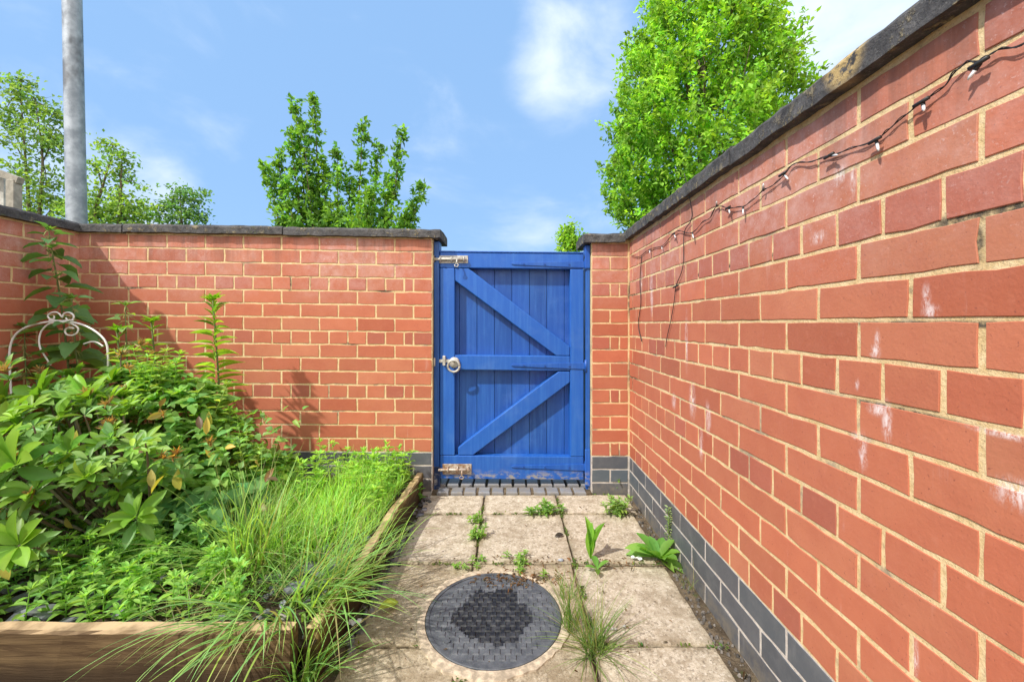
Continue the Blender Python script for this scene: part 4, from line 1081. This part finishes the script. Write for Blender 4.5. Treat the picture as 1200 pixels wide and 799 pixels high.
mb = MB(); t0 = Vector((q.x + .06, q.y + .05, 0))
for k in range(22):
    z = .02 + .008 * k; rosette(mb, np.array((t0.x, t0.y, z)), (0, 0, 1), 3, .018, .5, (.36, .46, .22), 1.1, T_OVAL)
mb.tube([t0, t0 + Vector((0, 0, .19))], .002, 4, (.3, .4, .15)); mb.build('seed_spike', M_SOFT, w)
q = G(692, 655); paving_weed('dock_weed', 'single upright pointed dock leaf in the middle slab joint', (q.x, q.y, 0), 'rosette', n=3, L=.16, w=.26, op=.18, col=(.22, .44, .06))
q = G(700, 668); paving_weed('dock_weed', 'small light green leaf lying behind the grass tuft on the slab', (q.x, q.y, .004), 'rosette', n=4, L=.07, w=.38, op=1.1, col=(.17, .36, .06), a0=3.2)
q = G(724, 604); paving_weed('chickweed', 'rounded pale weed cushion on the slab in front of the brick pier', (q.x, q.y, 0), 'sprig', n=22, r=.024, h=(.03, .08), L=.030, col=(.28, .42, .12))
q = G(719, 574); paving_weed('nettle_seedling', 'small bright seedling at the foot of the brick pier', (q.x, q.y, 0), 'sprig', n=4, r=.012, h=(.04, .085), L=.034, col=(.22, .42, .06))
q = G(557, 632); paving_weed('chickweed', 'little creeping weed in the joint left of centre of the path', (q.x, q.y, 0), 'sprig', n=9, r=.016, h=(.02, .05), L=.022, col=(.26, .44, .09))
q = G(557, 612); paving_weed('chickweed', 'tiny weed sprig at the crossing of the two slab joints nearest the gate', (q.x, q.y, 0), 'sprig', n=6, r=.012, h=(.02, .04), L=.022, col=(.26, .44, .09))
q = G(638, 602); paving_weed('chickweed', 'flat weed stretched along the joint in front of the gate', (q.x, q.y, 0), 'sprig', n=12, r=.045, h=(.012, .04), L=.034, col=(.22, .38, .09))
q = G(600, 660); paving_weed('chickweed', 'sparse green weeds in the joint just behind the manhole cover', (q.x, q.y, 0), 'sprig', n=9, r=.08, h=(.01, .03), L=.022, col=(.25, .43, .09))
q = G(550, 664); paving_weed('chickweed', 'small weed tuft at the upper left edge of the manhole', (q.x, q.y, 0), 'sprig', n=5, r=.04, h=(.01, .025), L=.018, col=(.25, .43, .09))
q = G(484, 588); paving_weed('nettle_seedling', 'young nettle seedling beside the far end of the warped board', (q.x, q.y, 0), 'sprig', n=4, r=.02, h=(.06, .11), L=.042, col=(.16, .36, .05))
q = G(697, 764); grass_clump('grass_tuft', 'wild grass tuft growing in the slab joint right of the manhole cover', (q.x, q.y, 0), .03, 130, (.08, .24), (.0018, .0036), (.2, 1.35), (.2, .9), (.19, .31, .075), stems=18)
q = G(668, 735); grass_clump('grass_tuft', 'upright fine grass tuft at the right edge of the manhole cover', (q.x, q.y, 0), .03, 70, (.09, .23), (.0018, .0034), (.05, .55), (.1, .8), (.19, .33, .07), stems=8)
q = G(665, 700); grass_clump('grass_tuft', 'sparse grass line in the joint above the large grass tuft', (q.x, q.y, 0), .03, 34, (.05, .13), (.0016, .003), (.05, .6), (.1, .8), (.19, .33, .07))
q = G(806, 690); grass_clump('grass_tuft', 'few thin grass blades on the slab below the dandelion', (q.x, q.y, 0), .02, 12, (.05, .12), (.0014, .0024), (.1, .9), (.1, .6), (.26, .36, .12))

# ---- small loose things
def small():
    def tube_piece(label, a, b, r, col, name='plastic_tube'):
        root = thing(name, label, 'tube', a, 'tube pieces at the corner of the bed'); mb = MB(); a, b = Vector(a), Vector(b); u = (b - a).normalized(); n1 = u.orthogonal().normalized(); n2 = u.cross(n1); n = 16; vs = []
        for (p, rr) in ((a, r), (b, r), (b, r * .82), (a + u * .005, r * .82)):
            for i in range(n): t = 6.283 * i / n; vs.append(p + (n1 * math.cos(t) + n2 * math.sin(t)) * rr)
        mb.add(vs, [(j * n + i, j * n + (i + 1) % n, (j + 1) * n + (i + 1) % n, (j + 1) * n + i) for j in range(3) for i in range(n)] + [tuple(3 * n + i for i in range(n))], col)
        mb.build('tube_body', M_LITTER, root, True)
    q = G(296, 727, .165); tube_piece('grey green plastic tube end showing its dark hole above the front sleeper', (q.x + .005, q.y + .06, .142), (q.x, q.y + .015, .150), .013, (.16, .18, .16))
    mb = MB(); n = 14
    q2 = Vector((q.x, q.y + .018, .158))
    q = G(338, 718, .15); tube_piece('pale broken tube lying in the grass at the corner of the bed', (q.x - .04, q.y + .02, .125), (q.x, q.y, .130), .010, (.32, .30, .26))
    q = G(240, 664, .13)
    for (px, py, lab, s) in ((415, 733, 'crumpled white scrap of paper among the grass on the path', .020), (746, 657, 'small torn white wrapper in the slab joint beside the dandelion', .019)):
        q = G(px, py); root = thing('paper_scrap', lab, 'litter', (q.x, q.y, .003), 'white scraps on the path'); mb = MB()
        k = 5; vs = [(q.x + (i / (k - 1) - .5) * 2 * s * (1 + rnd.uniform(-.1, .1)), q.y + (j / (k - 1) - .5) * s * 1.1, .006 + rnd.uniform(0, .012)) for j in range(k) for i in range(k)]
        vs2 = [(x, y, z + .0008) for x, y, z in vs]
        mb.add(vs2, [(j * k + i, j * k + i + 1, (j + 1) * k + i + 1, (j + 1) * k + i) for j in range(k - 1) for i in range(k - 1)], (.85, .86, .88)); mb.build('paper', M_LITTER, root)
    q = G(455, 716); root = thing('fallen_leaf', 'yellow green fallen leaf lying on the paving by the bed', 'leaf', (q.x, q.y, .008)); mb = MB()
    leaves(mb, T_RHODO, [(q.x - .03, q.y - .015, .018)], [(.8, .5, .1)], [(0, -.4, 1)], .07, .035, [(.42, .50, .07)]); mb.build('blade', M_SOFT, root, True)
    q = G(655, 630); root = thing('dark_leaf', 'small curled dark leaf on the slab below the gate', 'leaf', (q.x, q.y, .004)); mb = MB()
    leaves(mb, T_RHODO, [(q.x - .02, q.y, .006)], [(.9, .3, .2)], [(0, -.2, 1)], .045, .022, [(.06, .05, .045)]); mb.build('blade', M_SOFT, root, True)
    def pebble(label, q, r, col):
        root = thing('stone', label, 'stone', q, 'loose stones on the path'); bm = bmesh.new(); bmesh.ops.create_icosphere(bm, subdivisions=2, radius=1)
        mb = MB(); vs = []
        for v in bm.verts:
            k = 1 + .16 * math.sin(v.co.x * 3 + q[0] * 90) + .12 * math.sin(v.co.y * 4 + q[1] * 50) + rnd.uniform(-.05, .05)
            vs.append((q[0] + v.co.x * r * 1.3 * k, q[1] + v.co.y * r * k, max(-.008, q[2] + v.co.z * r * .6 * k)))
        mb.add(vs, [tuple(v.index for v in f.verts) for f in bm.faces], col); bm.free(); mb.build('stone_body', M_SLATE, root, True)
    for (px, py, r, c, lab) in ((795, 657, .016, (1.8, 1.5, 1.1), 'brown stone chip at the foot of the right wall by the dandelion'), (695, 657, .010, (1.6, 1.3, 1.0), 'small brown stone in the middle slab joint beside the dock leaf'),
                           (657, 657, .009, (1.6, 1.65, 1.75), 'pale grey pebble in the joint behind the manhole cover'), (720, 738, .006, (2.6, 2.4, 2.1), 'tiny white pebble on the slab right of the grass tuft'),
                           (732, 735, .005, (2.6, 2.4, 2.1), 'tiny pale pebble, rightmost of the two beside the grass tuft'), (493, 604, .013, (.9, .9, .95), 'dark pebble at the left edge of the path near the gate'),
                           (497, 598, .010, (1.7, 1.6, 1.5), 'light pebble at the left edge of the path near the gate')):
        q = G(px, py); pebble(lab, (q.x, q.y, .004), r, c)
small()

# ---- white metal scrollwork
def scroll():
    Y = 1.93
    c = P(68, 560, Y); root = thing('garden_trellis', 'white painted wrought iron scrollwork arch in the shaded left corner', 'trellis', (c.x, c.y, .1))
    k = 913 / 160; z = lambda pts: spline([P(x / k, 340 + y / k, Y) for x, y in pts], 8)
    mb = MB()
    mb.tube(z([(85, 1250), (82, 900), (75, 700), (65, 520), (65, 400), (95, 310), (170, 250), (300, 215), (410, 210), (520, 222), (610, 258), (680, 310), (712, 360), (722, 430), (722, 560), (722, 900), (722, 1250)]), .0043, 10, (1, 1, 1)); mb.build('arch', M_WHITE, root, True)
    mb = MB(); mb.tube(z([(415, 180), (385, 150), (345, 150), (320, 172), (335, 192), (360, 190), (362, 172)]), .0034, 8)
    mb.tube(z([(415, 182), (430, 155), (465, 150), (492, 170), (485, 195), (455, 200), (440, 185)]), .0034, 8); mb.tube(z([(330, 200), (410, 206), (490, 200)]), .004, 8); mb.build('top_scrolls', M_WHITE, root, True)
    mb = MB(); mb.tube(z([(495, 255), (460, 250), (435, 268), (445, 295), (480, 302), (515, 285), (520, 250), (470, 222), (400, 215), (330, 225), (280, 270), (262, 330), (270, 390), (300, 440), (340, 500)]), .0036, 8); mb.build('inner_scroll', M_WHITE, root, True)
    mb = MB(); mb.tube(z([(215, 680), (195, 668), (178, 685), (190, 705), (225, 700), (220, 660), (170, 645), (110, 680), (90, 740), (110, 800), (160, 860), (200, 960)]), .0036, 8); mb.build('lower_scroll', M_WHITE, root, True)
    mb = MB(); mb.tube(z([(560, 360), (610, 345), (650, 350), (690, 375)]), .0036, 8); mb.build('side_scroll', M_WHITE, root, True)
scroll()

# ---------------------------------------------------------------- string lights on the right wall
def strings():
    k = 967 / 460; raw = [(0, 545), (20, 548), (45, 530), (75, 522), (105, 492), (120, 485), (150, 490), (175, 465), (195, 452), (210, 425), (240, 428), (275, 425), (300, 410), (325, 387), (355, 368), (380, 345), (400, 320), (440, 315), (490, 300), (550, 280), (600, 262), (625, 245), (650, 222), (690, 190), (720, 168), (770, 132), (800, 95), (830, 70), (865, 65), (905, 40), (967, 25), (1100, -60), (1500, -330)]
    pts = [RW(740 + x / k, 40 + y / k, .0055) for x, y in raw]
    for p in pts: p.x -= rnd.uniform(0, .003)
    root = thing('string_lights', 'black cable of small fairy light bulbs strung along the right wall', 'string lights', pts[10])
    sp = spline(pts, 6); mb = MB(); mb.tube(sp, .0011, 6)
    sp2 = [p + Vector((-.0016, .0, .0022 * math.sin(i * .9))) for i, p in enumerate(sp)]; mb.tube(sp2, .0009, 6); mb.build('cable', M_CABLE, root, True)
    for (x, y, dx, dy) in ((105, 492, 4, 12), (150, 490, 3, 14), (210, 425, 0, -8), (240, 428, 2, 14), (275, 425, 0, 20), (325, 387, 0, -16), (375, 345, 12, 14), (490, 300, 18, -2), (603, 262, 6, 26), (718, 168, 2, 16), (860, 72, -32, 42), (45, 530, 0, 10), (75, 522, 0, 8), (1150, -90, 10, 70)):
        a = RW(740 + x / k, 40 + y / k, .012); bpt = RW(740 + (x + dx) / k, 40 + (y + dy) / k, .016); u = bpt - a
        L = max(.020, min(u.length, .030)); u = u.normalized()
        mb = MB(); mb.tube([a, a + u * .009], .0028, 8); o = mb.build('bulb_holder', M_CABLE, root, True)
        mb = MB(); mb.tube([a + u * .008, a + u * (L * .8), a + u * L], [.0026, .0024, .001], 8); mb.build('bulb', M_BULB, root, True)
        if x in (105, 240, 375, 603, 718, 860, 490):
            mb = MB(); mb.tube([a + Vector((-.003, -.012, .001)), a + Vector((-.003, .012, -.001))], .0032, 8); mb.build('cable_clip', M_CABLE, root, True)
    raw = [(150, 345), (148, 430), (146, 460), (130, 490), (128, 560), (122, 590), (110, 620), (105, 660), (98, 700), (88, 745), (84, 770)]
    pts = [RW(740 + x / k, 40 + y / k, .008) for x, y in raw]; pts[0].x -= .03; pts[0].z += .002
    root = thing('hanging_cable', 'thin dark cable hanging from the coping down the right wall', 'cable', pts[-1], 'cables hanging on the right wall')
    mb = MB(); mb.tube(spline(pts, 6), .0015, 6); mb.build('cable', M_CABLE, root, True)
    mb = MB(); a = RW(740 + 108 / k, 40 + 622 / k, .010); mb.tube([a + Vector((0, -.025, .004)), a, a + Vector((0, .02, -.002))], .0036, 8); mb.build('connector', M_CABLE, root, True)
    raw = [(752, 300), (750, 330), (751, 355), (748, 380), (752, 400)]
    pts = [RW(x, y, .008) for x, y in raw]
    root = thing('hanging_cable', 'thin wire running down the wall in the corner beside the brick pier', 'cable', pts[-1], 'cables hanging on the right wall')
    mb = MB(); mb.tube(spline(pts, 6), .002, 6); mb.build('cable', M_CABLE, root, True)
strings()

# ---------------------------------------------------------------- beyond the walls
def lamp_post():
    Y = 5.0; c = P(90, 262, Y); lean = -.021
    root = thing('lamp_post', 'tall weathered grey metal lamp post rising behind the left end wall', 'lamp post', (c.x, Y, 0))
    top = 6.6
    X = lambda z: c.x + (z - c.z) * lean
    mb = MB(); mb.tube([(X(z), Y, z) for z in np.linspace(-.05, top, 12)], [.098 - .012 * i / 11 for i in range(12)], 28); mb.build('pole', M_POLE, root, True)
    mb = MB(); mb.tube(spline([(X(top), Y, top - .05), (X(top), Y, top + .5), (X(top) + .35, Y, top + .85), (X(top) + 1.1, Y, top + .95)], 6), .035, 12); mb.build('bracket', M_POLE, root, True)
    mb = MB(); mb.tube([(X(top) + 1.0, Y, top + .95), (X(top) + 1.2, Y, top + .97), (X(top) + 1.6, Y, top + .97), (X(top) + 1.75, Y, top + .95)], [.05, .13, .13, .04], 16); mb.build('lamp_head', M_POLE, root, True)
lamp_post()
def left_fence():
    Y = 2.3; a = P(16, 240, Y)
    root = thing('wooden_fence', 'weathered grey timber post and rail frame behind the left wall', 'fence', (a.x, Y, 0))
    mb = MB(); p = P(16.5, 212, Y); s = .022; mb.box(p.x - s, p.x + s, Y - s, Y + s, -.02, p.z); mb.build('post', M_GREYWOOD, root, bevel=.003)
    mb = MB(); r0 = P(24, 212, Y); r1 = P(-45, 186, Y); mb.tube([r0, r1], .024, 4); mb.build('rail', M_GREYWOOD, root)
    mb = MB(); p = P(3, 206, Y + .06); mb.box(p.x - .02, p.x + .018, Y + .05, Y + .075, -.02, p.z - .01, (1.5, 1.6, 1.75)); mb.build('slat', M_GREYWOOD, root, bevel=.002)
    mb = MB(); p = P(-38, 195, Y); mb.box(p.x - s, p.x + s, Y - s, Y + s, -.02, p.z); mb.build('post', M_GREYWOOD, root, bevel=.003)
left_fence()

def shoot_leaves(mb, starts, ends, per, L, W, col, spread, T=T_TINY, up=.5, var=.16):
    """leaves set along many short shoots"""
    starts, ends = np.asarray(starts), np.asarray(ends); M = len(starts)
    t = np.tile(np.linspace(.05, 1, per), M); idx = np.repeat(np.arange(M), per)
    ax = unit(ends - starts)[idx]
    p = starts[idx] + (ends - starts)[idx] * t[:, None] + rng.normal(0, spread, (M * per, 3))
    d = unit(rng.normal(0, 1, (M * per, 3)) + ax * up)
    nrm = rng.normal(0, .55, (M * per, 3)) + np.array([-.15, -.35, .9])
    N = M * per; LL = L * rng.uniform(.65, 1.2, N)
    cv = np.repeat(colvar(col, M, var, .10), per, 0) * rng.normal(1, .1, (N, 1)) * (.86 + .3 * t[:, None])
    leaves(mb, T, p, d, nrm, LL, LL * W, np.clip(cv, .005, 1))

def hornbeam():
    Y = 13.0; cx = 6.12; root = thing('hornbeam_tree', 'large dense bright green tree rising behind the right wall', 'tree', (cx, Y, 0))
    zs = [1.4, 2.4, 3.2, 3.83, 5.0, 5.9, 7.2, 8.7, 10.0, 11.07, 12.6, 14.0, 15.2, 16.0]; hw = [.7, 1.4, 1.9, 2.25, 2.85, 2.95, 2.7, 2.3, 1.9, 1.55, 1.1, .7, .35, .1]
    M = 7600; z = []; 
    while len(z) < M:
        q = rng.uniform(1.5, 15.9); 
        if rng.uniform(0, 3.45) < np.interp(q, zs, hw): z.append(q)
    z = np.array(z); a = rng.uniform(0, 6.28, M); r0 = np.interp(z, zs, hw)
    lob = 1.0 + .05 * np.sin(a * 3 + z * 1.3) + .07 * np.sin(a * 7 - z * 2.1 + 1) + .05 * np.sin(z * 4.7 + a * 2)
    r = r0 * lob * rng.uniform(.12, 1, M) ** .36
    s = np.stack([cx + np.cos(a) * r, Y + np.sin(a) * r, z], 1)
    keep = np.sin(3.1 * s[:, 0] + 1) * np.sin(2.6 * s[:, 2]) * np.sin(2.9 * s[:, 1] + 2) < .30
    s, a, z = s[keep], a[keep], z[keep]; M = len(s)
    out = np.stack([np.cos(a) * .55, np.sin(a) * .55, np.full(M, .75)], 1) + rng.normal(0, .28, (M, 3))
    ln = rng.uniform(.25, .6, M)
    e = s + unit(out) * ln[:, None]
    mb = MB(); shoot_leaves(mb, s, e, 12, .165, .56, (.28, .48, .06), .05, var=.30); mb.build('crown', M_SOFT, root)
    mb = MB(); mb.tube([(cx, Y, -.05), (cx + .05, Y, 2.5), (cx - .05, Y, 6), (cx, Y, 10), (cx, Y, 14)], [.22, .18, .13, .08, .02], 10)
    for k in range(60):
        z0 = rnd.uniform(1.8, 9); a = rnd.uniform(0, 6.28); L = rnd.uniform(1.6, 3.6); b0 = Vector((cx, Y, z0)); o = Vector((math.cos(a), math.sin(a), 0))
        mb.tube(spline([b0, b0 + o * L * .35 + Vector((0, 0, L * .35)), b0 + o * L * .62 + Vector((0, 0, L * .95))], 4), [.05 - .005 * i for i in range(9)], 5)
    mb.build('trunk', M_BARK, root, True)
hornbeam()

def maple():
    Y = 8.5; c = P(400, 420, Y); root = thing('maple_tree', 'young upright tree with separate leafy shoots behind the end wall left of the gate', 'tree', (c.x, Y, 0))
    k = 1200 / 440
    tips = [(122, 222, 80), (90, 262, 60), (180, 62, 55), (240, 45, 90), (165, 160, 70), (395, 132, 90), (315, 215, 75), (446, 207, 70), (522, 162, 95), (583, 325, 70), (270, 250, 60), (205, 130, 60), (480, 300, 60), (355, 290, 60), (150, 300, 60), (540, 400, 50), (230, 300, 60), (420, 330, 60)]
    br = MB(); s, e = [], []
    b0 = P(400, 500, Y); base = P(400, 480, Y)
    for (zx, zy, w) in tips:
        px, py = 280 + zx / k, 100 + zy / k
        t = P(px, py, Y + rnd.uniform(-.5, .5)); st = P(400 + (px - 400) * .30, 360, Y + rnd.uniform(-.2, .2))
        mid = st.lerp(t, .5) + Vector(((px - 400) / 485 * .9, 0, -.1))
        sp = spline([base, st, mid, t], 8); br.tube(sp, [.045 - .041 * i / (len(sp) - 1) for i in range(len(sp))], 5)
        n = len(sp)
        for i in range(8, n):
            f = (i - 8) / (n - 9); reps = int(11 - 6 * f)
            for q in range(reps):
                p = sp[i] + Vector((rnd.gauss(0, .04), rnd.gauss(0, .06), rnd.gauss(0, .07))); a = rnd.uniform(0, 6.28); L = rnd.uniform(.10, .24) * (1.15 - .75 * f)
                s.append(p); e.append(p + Vector((math.cos(a) * L * .8, math.sin(a) * L * .8, L * .55)))
    # bushy lower mass
    for q in range(300):
        px = rnd.gauss(400, 46); py = rnd.uniform(252, 335)
        if px < 322 or px > 482: continue
        p = P(px, py, Y + rnd.uniform(-.7, .7)); a = rnd.uniform(0, 6.28); L = rnd.uniform(.2, .4)
        s.append(p); e.append(p + Vector((math.cos(a) * L * .6, math.sin(a) * L * .6, L * .7)))
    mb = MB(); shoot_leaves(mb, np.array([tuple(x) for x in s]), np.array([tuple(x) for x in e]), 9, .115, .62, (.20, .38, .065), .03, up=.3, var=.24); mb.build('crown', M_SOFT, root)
    br.tube([(c.x, Y, -.05), base], [.07, .05], 8); br.build('trunk', M_BARK, root, True)
maple()

def airy_tree(label, Y, trunks, blobs, n, L, col, name='birch_tree', per=7, sp=.06, up=-.2):
    """trunks: pixel polylines, blobs: (px, py, radius px, weight)"""
    b = P(*trunks[0][0], Y); root = thing(name, label, 'tree', (b.x, Y, 0), 'trees beyond the end wall'); br = MB(); s, e = [], []
    for tr in trunks:
        pts = [Vector((P(*tr[0], Y).x, Y, -.05))] + [P(x, y, Y + rnd.uniform(-.1, .1)) for x, y in tr]
        q = spline(pts, 5); br.tube(q, [.055 - .048 * i / (len(q) - 1) for i in range(len(q))], 6)
    tot = sum(w for *_, w in blobs)
    for (px, py, r, w) in blobs:
        c = P(px, py, Y); R0 = r * Y / F; near = min((P(x, y, Y) for tr in trunks for x, y in tr), key=lambda p: (p - c).length)
        br.tube([near, near.lerp(c, .6) + Vector((0, 0, .1)), c], [.015, .01, .004], 4)
        for q in range(int(n * w / tot)):
            v = Vector(unit(rng.normal(0, 1, 3))) * R0 * rnd.random() ** .45; p = c + v; a = rnd.uniform(0, 6.28); ln = rnd.uniform(.1, .3)
            s.append(tuple(p)); e.append(tuple(p + Vector((math.cos(a) * ln, math.sin(a) * ln, -ln * .25 if up < 0 else ln * .5))))
            if rnd.random() < .12: br.tube([c, (c + p) / 2, p], [.006, .004, .002], 3)
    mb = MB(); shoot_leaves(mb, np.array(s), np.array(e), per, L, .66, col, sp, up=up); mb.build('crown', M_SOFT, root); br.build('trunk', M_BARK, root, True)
airy_tree('airy tree with loose leaf clumps behind the fence at the far left', 9.5, [[(34, 260), (30, 190), (24, 110)], [(46, 262), (50, 190), (42, 120)]],
          [(12, 110, 15, .7), (24, 95, 10, .5), (38, 118, 20, 1.1), (60, 135, 16, 1), (20, 145, 16, .9), (50, 165, 24, 1.7), (66, 165, 12, .7), (30, 200, 22, 1.0), (55, 215, 26, 1.6), (10, 165, 12, .6), (15, 240, 20, .7), (45, 245, 26, 1.2), (72, 240, 14, .8), (6, 130, 10, .4)], 560, .10, (.25, .38, .11))
airy_tree('sparse tree showing immediately right of the lamp post', 9.0, [[(112, 262), (120, 220), (134, 175)], [(140, 262), (142, 215), (143, 185)]],
          [(128, 172, 10, .5), (145, 186, 12, .7), (112, 196, 10, .5), (138, 205, 11, .6), (118, 228, 18, 1.1), (145, 240, 20, 1.4), (108, 250, 18, 1.2), (164, 218, 4, .15), (166, 248, 14, .8), (90, 245, 16, .8), (130, 255, 20, 1.2), (156, 258, 16, .8)], 440, .09, (.27, .42, .10))
airy_tree('small rounded tree just right of the sparse tree above the end wall', 11.0, [[(212, 300), (213, 262), (211, 235)]],
          [(212, 226, 11, .8), (198, 238, 10, .6), (228, 234, 10, .6), (215, 246, 16, 1.2), (196, 255, 14, .8), (232, 252, 12, .8), (188, 246, 6, .3), (238, 228, 5, .2)], 230, .10, (.18, .33, .12), name='small_tree')
airy_tree('tip of a bright green tree peeping over the gate beside the pier', 12.0, [[(668, 320), (668, 295), (667, 268)]],
          [(667, 272, 6, .5), (664, 284, 10, 1), (672, 286, 8, 1), (668, 300, 13, 1.2)], 200, .12, (.30, .50, .06), name='small_tree', up=.5)
